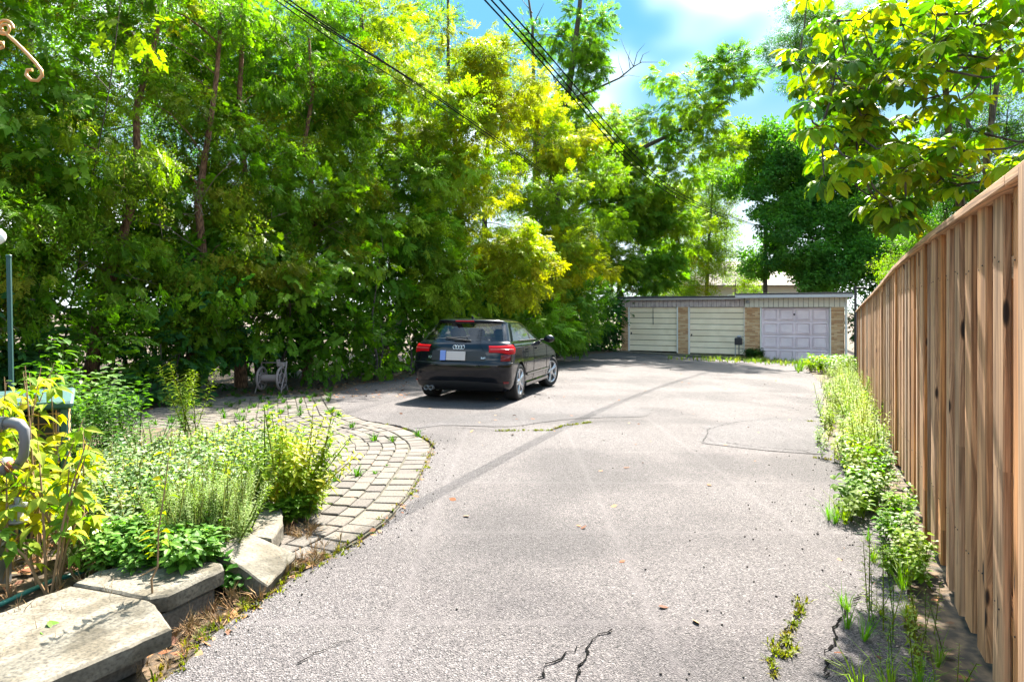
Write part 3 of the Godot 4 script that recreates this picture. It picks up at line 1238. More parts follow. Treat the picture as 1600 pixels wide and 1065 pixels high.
	for q: float in [CAR_S_R, CAR_S_F]:   # arch liners
		for sg: float in [-1.0, 1.0]:
			b = MB.new()
			var P2 := []
			for k in 13:
				var a := PI * k / 12.0 
				P2.append(PackedVector3Array([car_pt(sg * 0.875, WHEEL_Y + sin(a) * 0.35, q + cos(a) * 0.35), car_pt(sg * 0.6, WHEEL_Y + sin(a) * 0.35, q + cos(a) * 0.35)]))
			b.grid(P2)
			obj("arch_liner", b.mesh(), M.plastic, root)

func compact(b: MB) -> ArrayMesh:
	var o := MB.new()
	var to := {}
	for i in b.ix:
		if not to.has(i):
			to[i] = o.v.size()
			o.v.append(b.v[i])
			o.n.append(b.n[i])
			o.uv.append(b.uv[i])
			o.c.append(b.c[i])
		o.ix.append(to[i])
	return o.mesh()

# ---------- sky ----------
const SUN_EL := 50.0
const SUN_AZ := 19.0
var TO_SUN := Vector3(sin(deg_to_rad(SUN_AZ)) * cos(deg_to_rad(SUN_EL)), sin(deg_to_rad(SUN_EL)), -cos(deg_to_rad(SUN_AZ)) * cos(deg_to_rad(SUN_EL)))
func make_sky() -> Sky:
	var w := 512
	var h := 256
	var im := Image.create(w, h, false, Image.FORMAT_RGBF)
	var f := FastNoiseLite.new()
	f.seed = 8
	f.frequency = 1.1
	f.fractal_octaves = 5
	for y in h:
		var el := PI / 2 - PI * (y + 0.5) / h
		for x in w:
			var az := TAU * (x + 0.5) / w
			var d := Vector3(sin(az) * cos(el), sin(el), -cos(az) * cos(el))
			var t := clampf(d.y, 0.0, 1.0)
			var c := Color(0.15, 0.17, 0.18).lerp(Color(0.028, 0.08, 0.126), smoothstep(0.04, 0.36, t)).lerp(Color(0.026, 0.075, 0.14), smoothstep(0.45, 1.0, t))
			var q := Vector3(d.x, d.y * 2.2, d.z) / (0.35 + t)
			var n := f.get_noise_3dv(q * 0.9)
			var cl := smoothstep(0.0, 0.5, n) * 0.5
			c = c.lerp(Color(0.55, 0.56, 0.57), cl)
			var near_sun := d.dot(TO_SUN)   # bright hazy air about the sun
			c += Color(1.0, 0.97, 0.9) * (3.4 * smoothstep(0.92, 1.0, near_sun))
			if d.y < 0.0:
				c = Color(0.2, 0.22, 0.16)
			im.set_pixel(x, y, c)
	var p := PanoramaSkyMaterial.new()
	p.panorama = ImageTexture.create_from_image(im)
	var s := Sky.new()
	s.sky_material = p
	return s

func _ready() -> void:
	rng.seed = 77
	var cam := Camera3D.new()
	cam.name = "camera"
	cam.position = Vector3(0, EYE, 0)
	cam.projection = Camera3D.PROJECTION_FRUSTUM
	cam.near = 0.05
	cam.far = 600.0
	cam.size = 0.05 * 1.065
	cam.frustum_offset = Vector2(0, -0.05 * 0.0475)
	add_child(cam)
	cam.current = true
	var env := Environment.new()
	env.background_mode = Environment.BG_SKY
	env.sky = make_sky()
	env.tonemap_mode = Environment.TONE_MAPPER_LINEAR
	env.tonemap_exposure = 9.0
	env.sdfgi_enabled = true
	env.ssao_enabled = true
	env.ssil_enabled = true
	var we := WorldEnvironment.new()
	we.name = "environment"
	we.environment = env
	add_child(we)
	var sun := DirectionalLight3D.new()
	sun.name = "sun"
	sun.light_color = Color(1.0, 0.96, 0.9)
	sun.light_energy = 1.08
	sun.light_angular_distance = 0.5
	sun.shadow_enabled = true
	add_child(sun)
	sun.look_at_from_position(TO_SUN * 50.0, Vector3.ZERO, Vector3.UP)
	make_materials()
	build_ground()
	build_garages()
	build_fence()
	build_trees()
	build_patio()
	build_bed()
	build_car(car_place())
	build_yard_things()
	build_weeds()
	build_wires()

func car_place() -> Transform3D:
	var a := deg_to_rad(16.0)
	var fwd := Vector3(sin(a), 0, -cos(a))
	var right := Vector3(cos(a), 0, sin(a))
	var o := Vector3(0.06, 0, -11.2) - right * 0.79
	var p0 := o
	p0.y = ground_y(o.x, o.z) + 0.014
	var p1 := o + fwd * 2.578
	p1.y = ground_y(p1.x, p1.z) + 0.014
	var f := (p1 - p0).normalized()
	var r := right
	r.y = (ground_y(o.x + right.x * 0.77, o.z + right.z * 0.77) - ground_y(o.x - right.x * 0.77, o.z - right.z * 0.77)) / 1.54
	r = (r - f * r.dot(f)).normalized()
	return Transform3D(Basis(r, r.cross(f), -f), p0)

# ---------- ground and lane ----------
var lane_poly: PackedVector2Array
func build_ground() -> void:
	var b := MB.new()
	var xs := []
	var step := [-500.0, -300.0, -180.0, -110.0, -80.0, -60.0]
	for q in step:
		xs.append(q)
	for k in range(-50, 51):
		xs.append(float(k))
	for k in range(step.size() - 1, -1, -1):
		xs.append(-step[k])
	var P := []
	for z in xs:
		var row := PackedVector3Array()
		for x in xs:
			row.append(Vector3(x, ground_y(x, z - 20.0) - 0.012, z - 20.0))
		P.append(row)
	b.grid(P, true)
	struct(obj("ground", b.mesh(), M.soil))
	# asphalt lane: outline read round its edge
	var e := []
	e.append(Vector3(1.35, 0, 3.0))
	e.append(Vector3(1.5, 0, -2.0))
	for q in [[1430, 1000], [1420, 930], [1405, 880], [1390, 830], [1372, 790], [1340, 752], [1312, 722], [1296, 690], [1285, 662], [1284, 640], [1290, 612], [1283, 597]]:
		e.append(gp(q[0], q[1]))
	e.append(on_lane(27.5, -1.4))
	e.append(on_lane(28.4, -3.0))
	e.append(on_lane(28.97, -3.6))
	e.append(on_lane(28.97, -9.0))
	e.append(on_lane(25.0, -9.25))
	e.append(on_lane(19.0, -9.1))
	e.append(on_lane(13.0, -9.2))
	for q in [[560, 602], [516, 618], [539, 647], [577, 659], [617, 665], [646, 674], [672, 690], [678, 702], [668, 730], [640, 780], [604, 820], [560, 850], [520, 872], [480, 893], [430, 926], [380, 962], [330, 1000], [262, 1062]]:
		e.append(gp(q[0], q[1]))
	e.append(Vector3(-1.7, 0, -1.2))
	e.append(Vector3(-2.2, 0, 3.0))
	var poly := flat(ragged(e, 0.018, 0.14))
	lane_poly = poly
	var lane_o := struct(obj("lane", sheet(poly, 1.0, 0.012, 0.05), M.asphalt))
	var pa := []
	for q in [[1098, 668], [1150, 655], [1280, 652], [1288, 690], [1296, 712], [1200, 706], [1096, 694]]:
		pa.append(gp(q[0], q[1]))
	struct(obj("asphalt_patch", sheet(flat(ragged(pa, 0.03, 0.2)), 1.0, 0.0165), M.asphalt_patch))
	pa = []
	for q in [[640, 672], [690, 666], [800, 668], [900, 655], [1010, 652], [1020, 640], [880, 636], [720, 650]]:
		pa.append(gp(q[0], q[1]))
	struct(obj("asphalt_patch", sheet(flat(ragged(pa, 0.03, 0.2)), 1.0, 0.0165), M.asphalt_patch))
	# cracks: jagged dark slits, some with moss
	var cracks := [[[775, 675], [815, 674], [860, 674], [878, 667], [925, 661], [985, 658], [1030, 660]], [[845, 1066], [862, 1040], [880, 1026], [905, 1017], [925, 1006]], [[1213, 1064], [1205, 1030], [1222, 1004], [1248, 975], [1254, 940]], [[1208, 1030], [1232, 1026], [1240, 1008]], [[1100, 694], [1108, 672], [1150, 661], [1215, 655], [1280, 660]], [[1110, 690], [1180, 700], [1250, 706], [1290, 716]], [[470, 1040], [520, 1012], [560, 1000]], [[1290, 1064], [1300, 1010], [1318, 960], [1352, 930]], [[1395, 980], [1360, 945], [1345, 930]], [[690, 668], [740, 672], [775, 675]], [[900, 1066], [925, 1006], [960, 985]]]
	for c in cracks:
		var pts := []
		for q in c:
			pts.append(gp(q[0], q[1]))
		var path := []
		for i in pts.size() - 1:
			var n: int = max(2, int(pts[i].distance_to(pts[i + 1]) / 0.03))
			for k in n:
				path.append(pts[i].lerp(pts[i + 1], float(k) / n) + Vector3(rnd(-1, 1), 0, rnd(-1, 1)) * 0.018)
		var m := MB.new()
		for i in path.size() - 1:
			var d: Vector3 = (path[i + 1] - path[i]).normalized().cross(Vector3.UP)
			var w := rnd(0.001, 0.005) if c[0][1] < 1000 else rnd(0.0008, 0.006)
			var up := Vector3(0, 0.019, 0)
			m.quad(path[i] - d * w + up, path[i] + d * w + up, path[i + 1] + d * w + up, path[i + 1] - d * w + up)
		if m.v.size():
			var o := obj("crack", m.mesh(), M.crack, lane_o)
	# far ground is wooded; a low bank of brush closes the view behind the garages

# ---------- garages ----------
func build_garages() -> void:
	var basis := Basis(Vector3(UD, 0, UX), Vector3.UP, Vector3(-UX, 0, UD))   # x to the right along the front, z towards the lane
	var U := 29.0
	var o := lane(U, 0.0)
	var root := thing("garage_building", "low buff brick building of three garages, two cream doors and one lilac door", "garage", o, "", basis)
	var yl := -0.4
	var yr := -0.68
	var rl := 2.1
	var rr := 2.22
	# walls behind the fronts
	var b := MB.new()
	b.box(Vector3(-6.3, (yl + rl) / 2 - 0.2, -5.6), Vector3(5.4, rl - yl + 0.3, 0.2))
	b.box(Vector3(-8.95, (yl + rl) / 2 - 0.2, -2.85), Vector3(0.14, rl - yl + 0.3, 5.3))
	b.box(Vector3(-6.17, (yl + rl) / 2 - 0.2, -2.85), Vector3(0.15, rl - yl + 0.3, 5.28))
	b.box(Vector3(-3.5, (yl + rl) / 2 - 0.2, -2.8), Vector3(0.2, rl - yl + 0.3, 5.2))
	b.box(Vector3(0.17, (yr + rr) / 2 - 0.2, -2.8), Vector3(0.14, rr - yr + 0.3, 5.2))
	b.box(Vector3(-1.6, (yr + rr) / 2 - 0.2, -5.5), Vector3(3.4, rr - yr + 0.3, 0.2))
	obj("wall", b.mesh(), M.mortar, root)
	b = MB.new()
	b.box(Vector3(-6.3, yl - 0.1, -2.8), Vector3(5.3, 0.2, 5.4))
	b.box(Vector3(-1.6, yr - 0.12, -2.8), Vector3(3.3, 0.2, 5.4))
	obj("floor_slab", b.mesh(), M.concrete, root)
	# piers faced with bricks
	var piers := [[-9.02, -8.72, yl, 1.66], [-6.4, -5.95, yl, 1.66], [-3.58, -2.95, yr, 1.64], [-0.24, 0.24, yr, 1.64]]
	for q in piers:
		b = MB.new()
		var w: float = q[1] - q[0] - 0.02
		b.box(Vector3((q[0] + q[1]) / 2, (q[2] + q[3]) / 2 - 0.1, -0.11), Vector3(w, q[3] - q[2] + 0.2, 0.2))
		var pier := obj("brick_pier", b.mesh(), M.mortar, root)
		var bm := [MB.new(), MB.new(), MB.new(), MB.new()]
		var y: float = q[2] - 0.1
		var row := 0
		while y < q[3]:
			var x: float = q[0] - (0.0 if row % 2 == 0 else 0.11)
			while x < q[1] - 0.02:
				var x0: float = maxf(x, q[0])
				var x1: float = minf(x + 0.21, q[1])
				if x1 - x0 > 0.03:
					bm[rng.randi() % 4].box(Vector3((x0 + x1) / 2, y + 0.0285, -0.1 + rnd(0, 0.004)), Vector3(x1 - x0, 0.057, 0.22), 0.004)
				x += 0.22
			y += 0.068
			row += 1
		for k in 4:
			var o2 := obj("bricks", bm[k].mesh(), M["brick%d" % k], pier)
			o2.set_meta("kind", "stuff")
	# fascias of upright boards
	for q in [[-8.98, -3.58, 1.66, 2.0, 0.0, "fascia_old"], [-3.56, 0.26, 1.64, 2.03, 0.03, "fascia"]]:
		b = MB.new()
		var x: float = q[0]
		var n := int((q[1] - q[0]) / 0.19)
		var w: float = (q[1] - q[0]) / n
		for k in n:
			b.box(Vector3(q[0] + w * (k + 0.5), (q[2] + q[3]) / 2, q[4] + rnd(0.0, 0.004)), Vector3(w - 0.014, q[3] - q[2], 0.04), 0.004)
		var fb := obj("fascia_boards", b.mesh(), M[q[5]], root)
		fb.set_meta("kind", "stuff")
		b = MB.new()
		b.box(Vector3((q[0] + q[1]) / 2, (q[2] + q[3]) / 2, q[4] - 0.05), Vector3(q[1] - q[0] - 0.02, q[3] - q[2] - 0.01, 0.06))
		obj("fascia_backing", b.mesh(), M.dark_metal, root)
	# roofs
	b = MB.new()
	b.box(Vector3(-6.35, 2.1, -2.65), Vector3(5.6, 0.07, 5.9), 0.01)
	obj("roof", b.mesh(), M.roof_felt, root)
	b = MB.new()
	b.box(Vector3(-6.32, 2.035, 0.18), Vector3(5.5, 0.11, 0.1), 0.012)
	obj("gutter", b.mesh(), M.roof_edge, root)
	b = MB.new()
	b.box(Vector3(-1.68, 2.2, -2.5), Vector3(4.42, 0.06, 5.9), 0.01)
	var r2 := obj("roof", b.mesh(), M.roof_felt, root)
	b = MB.new()
	b.box(Vector3(-1.68, 2.1, 0.4), Vector3(4.44, 0.15, 0.05), 0.012)
	b.box(Vector3(0.52, 2.1, -2.5), Vector3(0.05, 0.15, 5.84), 0.012)
	obj("roof_edge", b.mesh(), M.roof_edge, r2)
	b = MB.new()
	b.box(Vector3(-1.68, 2.04, 0.2), Vector3(4.3, 0.02, 0.38))
	obj("soffit", b.mesh(), M.white, r2)
	# doors
	var n_door := 0
	for q in [[-8.65, -6.46, yl, 1.66], [-5.89, -3.6, yl - 0.04, 1.66]]:
		n_door += 1
		b = MB.new()
		b.box(Vector3((q[0] + q[1]) / 2, (q[2] + q[3]) / 2, -0.13), Vector3(q[1] - q[0], q[3] - q[2], 0.02))
		var door := obj("garage_door", b.mesh(), M.crack, root)
		door.set_meta("label", "cream planked garage door with a dark cord hanging down it" if n_door == 1 else "cream planked garage door beside the lilac door")
		var h: float = (q[3] - q[2] - 0.04) / 8.0
		for k in 8:
			b = MB.new()
			b.box(Vector3((q[0] + q[1]) / 2, q[2] + 0.04 + h * (k + 0.5), -0.1), Vector3(q[1] - q[0] - 0.02, h - 0.022, 0.05), 0.008)
			obj("plank", b.mesh(), M.mint, door)
		b = MB.new()
		b.box(Vector3(q[0] + 0.08, q[2] + 0.85, -0.06), Vector3(0.05, 0.1, 0.04), 0.01)
		obj("handle", b.mesh(), M.dark_metal, door)
		if n_door == 1:
			b = MB.new()
			b.tube([Vector3(-7.55, 1.66, -0.055), Vector3(-7.54, 0.85, -0.055)], 0.012, 5)
			obj("pull_cord", b.mesh(), M.dark_metal, door)
		for s: float in [q[0] - 0.03, q[1] + 0.03]:
			b = MB.new()
			b.box(Vector3(s, (q[2] + q[3]) / 2, -0.06), Vector3(0.06, q[3] - q[2], 0.14), 0.006)
			obj("door_frame", b.mesh(), M.white, root)
	b = MB.new()
	b.box(Vector3(-1.6, (yr + 1.62) / 2, -0.17), Vector3(2.6, 1.62 - yr, 0.03))
	var door3 := obj("garage_door", b.mesh(), M.lilac, root)
	door3.set_meta("label", "pale lilac garage door with four rows of raised panels")
	var hh := (1.62 - yr) / 4.0
	for i in 4:
		b = MB.new()
		b.box(Vector3(-1.6, yr + hh * (i + 0.5), -0.13), Vector3(2.58, hh - 0.012, 0.05), 0.006)
		obj("door_section", b.mesh(), M.lilac, door3)
		for j in 4:
			b = MB.new()
			var c := Vector3(-1.6 + (j - 1.5) * 0.63, yr + hh * (i + 0.5), -0.1)
			b.box(c, Vector3(0.45, hh - 0.22, 0.03), 0.012)
			for s: float in [-1, 1]:   # raised frame round the panel
				b.box(c + Vector3(0, s * (hh - 0.16) / 2, 0.01), Vector3(0.53, 0.022, 0.05), 0.009)
				b.box(c + Vector3(s * 0.255, 0, 0.01), Vector3(0.022, hh - 0.185, 0.05), 0.009)
			obj("panel", b.mesh(), M.lilac, door3)
	b = MB.new()
	b.box(Vector3(-1.62, 1.34, -0.085), Vector3(0.07, 0.07, 0.04), 0.01)
	obj("handle", b.mesh(), M.dark_metal, door3)
	for s: float in [-2.915, -0.27]:
		b = MB.new()
		b.box(Vector3(s, (yr + 1.62) / 2, -0.06), Vector3(0.055, 1.62 - yr, 0.18), 0.006)
		obj("door_frame", b.mesh(), M.white, root)
	# downpipe and the small lamp
	b = MB.new()
	b.tube([Vector3(0.3, 2.02, 0.25), Vector3(0.3, 1.9, 0.12), Vector3(0.3, 1.7, 0.06), Vector3(0.3, 0.5, 0.06), Vector3(0.3, yr, 0.06)], 0.045, 8)
	obj("downpipe", b.mesh(), M.white, root)
	b = MB.new()
	b.xf = Transform3D(Basis(), Vector3(-3.42, 1.87, 0.1))
	b.lathe([[0.0, -0.06], [0.07, -0.05], [0.09, 0.0], [0.06, 0.05], [0.0, 0.07]], 12)
	b.box(Vector3(0, 0, -0.04), Vector3(0.12, 0.1, 0.06), 0.01)
	obj("wall_lamp", b.mesh(), M.grey_metal, root)
	# mail box on legs between the second and third doors
	var p := lane(28.5, -3.75)
	p.y = ground_y(p.x, p.z)
	var mb := thing("post_box", "small dark metal box on two thin legs by the brick pier", "box", p, "", basis)
	b = MB.new()
	b.box(Vector3(0, 0.72, 0), Vector3(0.3, 0.3, 0.2), 0.02)
	obj("box_body", b.mesh(), M.dark_metal, mb)
	b = MB.new()
	b.box(Vector3(0.02, 0.92, 0), Vector3(0.2, 0.11, 0.16), 0.05)
	obj("lid", b.mesh(), M.grey_metal, mb)
	for s: float in [-0.13, 0.02]:
		b = MB.new()
		b.box(Vector3(s, 0.29, 0), Vector3(0.035, 0.58, 0.035), 0.004)
		obj("leg", b.mesh(), M.dark_metal if s > 0 else M.grey_metal, mb)
	b = MB.new()
	b.box(Vector3(0, 0.03, 0), Vector3(0.3, 0.06, 0.3), 0.01)
	obj("base", b.mesh(), M.concrete, mb)
	# concrete apron in front of the first two doors
	var ap := []
	for q in [[28.96, -8.9], [28.96, -3.7], [27.9, -3.7], [27.9, -8.9]]:
		ap.append(on_lane(q[0], q[1]))
	struct(obj("garage_apron", sheet(flat(ap), 0.6, 0.045, 0.08), M.concrete))
	# house beyond
	var hp := at(1160, 440, 52.0)
	hp.y = -1.3
	var hs := thing("house", "pale house with a brown gable roof far behind the garages", "house", hp)
	b = MB.new()
	b.box(Vector3(0, 2.4, 0), Vector3(9.0, 4.8, 8.0))
	obj("wall", b.mesh(), M.render_wall, hs)
	b = MB.new()
	b.quad(Vector3(-4.9, 4.7, 4.5), Vector3(4.9, 4.7, 4.5), Vector3(2.2, 6.8, 0), Vector3(-2.2, 6.8, 0))
	b.quad(Vector3(4.9, 4.7, -4.5), Vector3(-4.9, 4.7, -4.5), Vector3(-2.2, 6.8, 0), Vector3(2.2, 6.8, 0))
	b.tri(Vector3(4.9, 4.7, 4.5), Vector3(4.9, 4.7, -4.5), Vector3(2.2, 6.8, 0))
	b.tri(Vector3(-4.9, 4.7, -4.5), Vector3(-4.9, 4.7, 4.5), Vector3(-2.2, 6.8, 0))
	b.box(Vector3(0, 4.66, 0), Vector3(9.8, 0.06, 9.0))
	obj("roof", b.mesh(), M.shingle, hs)
	for s: float in [-2.0, 1.2]:
		b = MB.new()
		b.box(Vector3(s, 3.4, 4.02), Vector3(1.1, 1.2, 0.08), 0.02)
		var wn := obj("window", b.mesh(), M.white, hs)
		b = MB.new()
		b.box(Vector3(s, 3.4, 4.05), Vector3(0.95, 1.05, 0.06))
		obj("pane", b.mesh(), M.dark_metal, wn)

# ---------- fence ----------
func fence_top(u: float) -> float:
	var ks := [[0.0, 1.945], [2.5, 1.95], [4.4, 1.985], [7.4, 1.95], [9.7, 1.86], [13.0, 1.76], [16.8, 1.67], [24.0, 1.45]]
	for i in ks.size() - 1:
		if u <= ks[i + 1][0]:
			return lerpf(ks[i][1], ks[i + 1][1], (u - ks[i][0]) / (ks[i + 1][0] - ks[i][0]))
	return 1.45

func board(w: float, h: float, t: float, shift := Vector2.ZERO) -> ArrayMesh:   # upright board, base at the origin, grain along y
	var b := MB.new()
	var c := 0.005
	var pr := [Vector2(-w / 2 + c, t / 2), Vector2(w / 2 - c, t / 2), Vector2(w / 2, t / 2 - c), Vector2(w / 2, -t / 2 + c), Vector2(w / 2 - c, -t / 2), Vector2(-w / 2 + c, -t / 2), Vector2(-w / 2, -t / 2 + c), Vector2(-w / 2, t / 2 - c)]
	var s := 0.0
	for i in 8:
		var p: Vector2 = pr[i]
		var q: Vector2 = pr[(i + 1) % 8]
		var l := p.distance_to(q)
		var nn := Vector3(q.y - p.y, 0, -(q.x - p.x)).normalized() * -1.0
		nn = Vector3((p.x + q.x), 0, 0).normalized() if absf(p.x - q.x) < 1e-5 else (Vector3(0, 0, signf(p.y + q.y)) if absf(p.y - q.y) < 1e-5 else Vector3(signf(p.x + q.x), 0, signf(p.y + q.y)).normalized())
		var i0 := b.vert(Vector3(p.x, 0, p.y), nn, shift + Vector2(s / 0.3, 0))
		b.vert(Vector3(q.x, 0, q.y), nn, shift + Vector2((s + l) / 0.3, 0))
		b.vert(Vector3(q.x, h, q.y), nn, shift + Vector2((s + l) / 0.3, h / 2.2))
		b.vert(Vector3(p.x, h, p.y), nn, shift + Vector2(s / 0.3, h / 2.2))
		b.ix.append_array([i0, i0 + 2, i0 + 1, i0, i0 + 3, i0 + 2])
		s += l
	for i in range(1, 7):
		b.tri(Vector3(pr[0].x, h, pr[0].y), Vector3(pr[i].x, h, pr[i].y), Vector3(pr[i + 1].x, h, pr[i + 1].y))
	return b.mesh()

func build_fence() -> void:
	var v0 := 0.535
	var o := on_lane(2.0, v0)
	var basis := Basis(Vector3(-UX, 0, UD), Vector3.UP, Vector3(-UD, 0, -UX))   # x back along the fence, z towards the lane
	var inv := Transform3D(basis, o).affine_inverse()
	var root := thing("board_fence", "tall orange brown cedar fence of staggered upright boards along the lane", "fence", o, "", basis)
	var u := 2.3
	var i := 0
	var cache := {}
	while u < 22.6:
		var top := fence_top(u) - 0.045
		for side in 2:
			var uu := u + (0.0 if side == 0 else 0.15)
			var g := on_lane(uu, v0)
			var h: float = top - g.y - rnd(0.03, 0.11)
			h = snappedf(h, 0.02)
			var w: float = [0.13, 0.14, 0.15][rng.randi() % 3] + 0.04 * side
			var turn := rng.randi() % 7
			var key := "%.2f %.3f %d" % [h, w, turn]
			if not cache.has(key):
				cache[key] = board(w, h, 0.026, Vector2(0.37 * turn, 0.43 * turn))
			var m := obj("board", cache[key], M["board%d" % ([2, 4, 6, 1, 4, 7][rng.randi() % 6] if side == 0 else [0, 3, 5, 7, 0, 2][rng.randi() % 6])], root)
			var p := lane(uu, v0 + (0.0 if side == 0 else 0.074), top - h)
			m.transform = inv * Transform3D(basis * Basis(Vector3(0, 0, 1), rnd(-0.006, 0.006)) * Basis(Vector3.UP, rnd(-0.05, 0.05)), p)
		u += 0.3
		i += 1
	# posts, rails, cap
	for up in [2.22, 5.0, 7.4, 9.7, 12.1, 14.5, 16.9, 19.3, 21.7]:
		var g := on_lane(up, v0)
		var h: float = fence_top(up) - 0.045 - g.y
		var m := obj("post", board(0.1, h, 0.1), M["board%d" % int(up * 3) ] if false else M["board%d" % (int(up) % 8)], root)
		m.transform = inv * Transform3D(basis, lane(up, v0 - 0.03 if up < 3 else v0 + 0.02, g.y))
	var us := [1.6, 2.62, 5.0, 7.4, 9.7, 12.1, 14.5, 16.9, 19.3, 21.7, 22.7]
	for k in us.size() - 1:
		for lvl in 3:
			var b := MB.new()
			var ua: float = us[k] + 0.004
			var ub: float = us[k + 1] - 0.004
			var pa := inv * lane(ua, v0 + (0.03 if lvl == 2 else 0.033), 0)
			var pb := inv * lane(ub, v0 + (0.03 if lvl == 2 else 0.033), 0)
			var ya: float = fence_top(ua) - 0.022
			var yb: float = fence_top(ub) - 0.022
			if lvl < 2:
				ya += [-1.55, -0.28][lvl]
				yb += [-1.55, -0.28][lvl]
			pa.y = ya - o.y
			pb.y = yb - o.y
			var mid := (pa + pb) / 2
			var ax := (pa - pb)
			var bs := Basis(Vector3(0, 0, 1), atan2(ax.y, ax.x))
			var m := obj("cap_rail" if lvl == 2 else "rail", board(0.15 if lvl == 2 else 0.085, ax.length(), 0.04), M["board%d" % (4 if lvl == 2 else (k * 3 + lvl) % 8)], root)
			# lay the board down along the fence
			var lie := Basis(Vector3(0, 0, 1), Vector3(1, 0, 0), Vector3(0, 1, 0)) if lvl == 2 else Basis(Vector3(0, 1, 0), Vector3(1, 0, 0), Vector3(0, 0, -1))
			if lvl < 2:
				lie = Basis(Vector3(0, -1, 0), Vector3(1, 0, 0), Vector3(0, 0, 1))
			m.transform = Transform3D(bs * lie, pb)
			if lvl < 2:
				m.transform.origin.z = -0.033
	# nail heads on the nearer boards
	var nb := MB.new()
	var nu := 2.3
	while nu < 9.0:
		for y in [0.42, 1.68]:
			for dx in [-0.03, 0.035]:
				nb.box(inv * lane(nu + dx, v0 - 0.0145, y + rnd(-0.02, 0.02)), Vector3(0.006, 0.006, 0.004), 0.001)
		nu += 0.3
	obj("nail_heads", nb.mesh(), M.dark_metal, root).set_meta("kind", "stuff")
	# metal post just past the far end of the fence
	var mp := on_lane(23.1, 0.5)
	var post := thing("metal_post", "thin grey metal post with a short arm past the far fence end", "post", mp)
	var b := MB.new()
	b.tube([Vector3(0, 0, 0), Vector3(0, 2.75, 0)], 0.04, 8)
	obj("pole", b.mesh(), M.dark_metal, post)
	b = MB.new()
	b.tube([Vector3(0, 2.7, 0), Vector3(0.35, 2.7, 0)], 0.03, 6)
	obj("arm", b.mesh(), M.dark_metal, post)

# ---------- trees ----------
const GREEN := [Color(0.11, 0.26, 0.016), Color(0.16, 0.33, 0.02), Color(0.21, 0.37, 0.024), Color(0.075, 0.19, 0.016)]
const YELLOW := [Color(0.42, 0.42, 0.016), Color(0.28, 0.36, 0.018), Color(0.5, 0.44, 0.016), Color(0.19, 0.3, 0.018)]
const CEDAR := [Color(0.15, 0.32, 0.016), Color(0.2, 0.37, 0.02), Color(0.26, 0.41, 0.024), Color(0.12, 0.28, 0.016), Color(0.34, 0.32, 0.024)]
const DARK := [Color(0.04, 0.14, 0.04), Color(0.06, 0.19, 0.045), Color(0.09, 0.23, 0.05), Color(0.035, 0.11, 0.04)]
const MAPLE := [Color(0.09, 0.28, 0.05), Color(0.14, 0.36, 0.06), Color(0.07, 0.22, 0.06), Color(0.18, 0.38, 0.06)]
const LIME := [Color(0.23, 0.36, 0.02), Color(0.32, 0.42, 0.024), Color(0.16, 0.31, 0.024)]

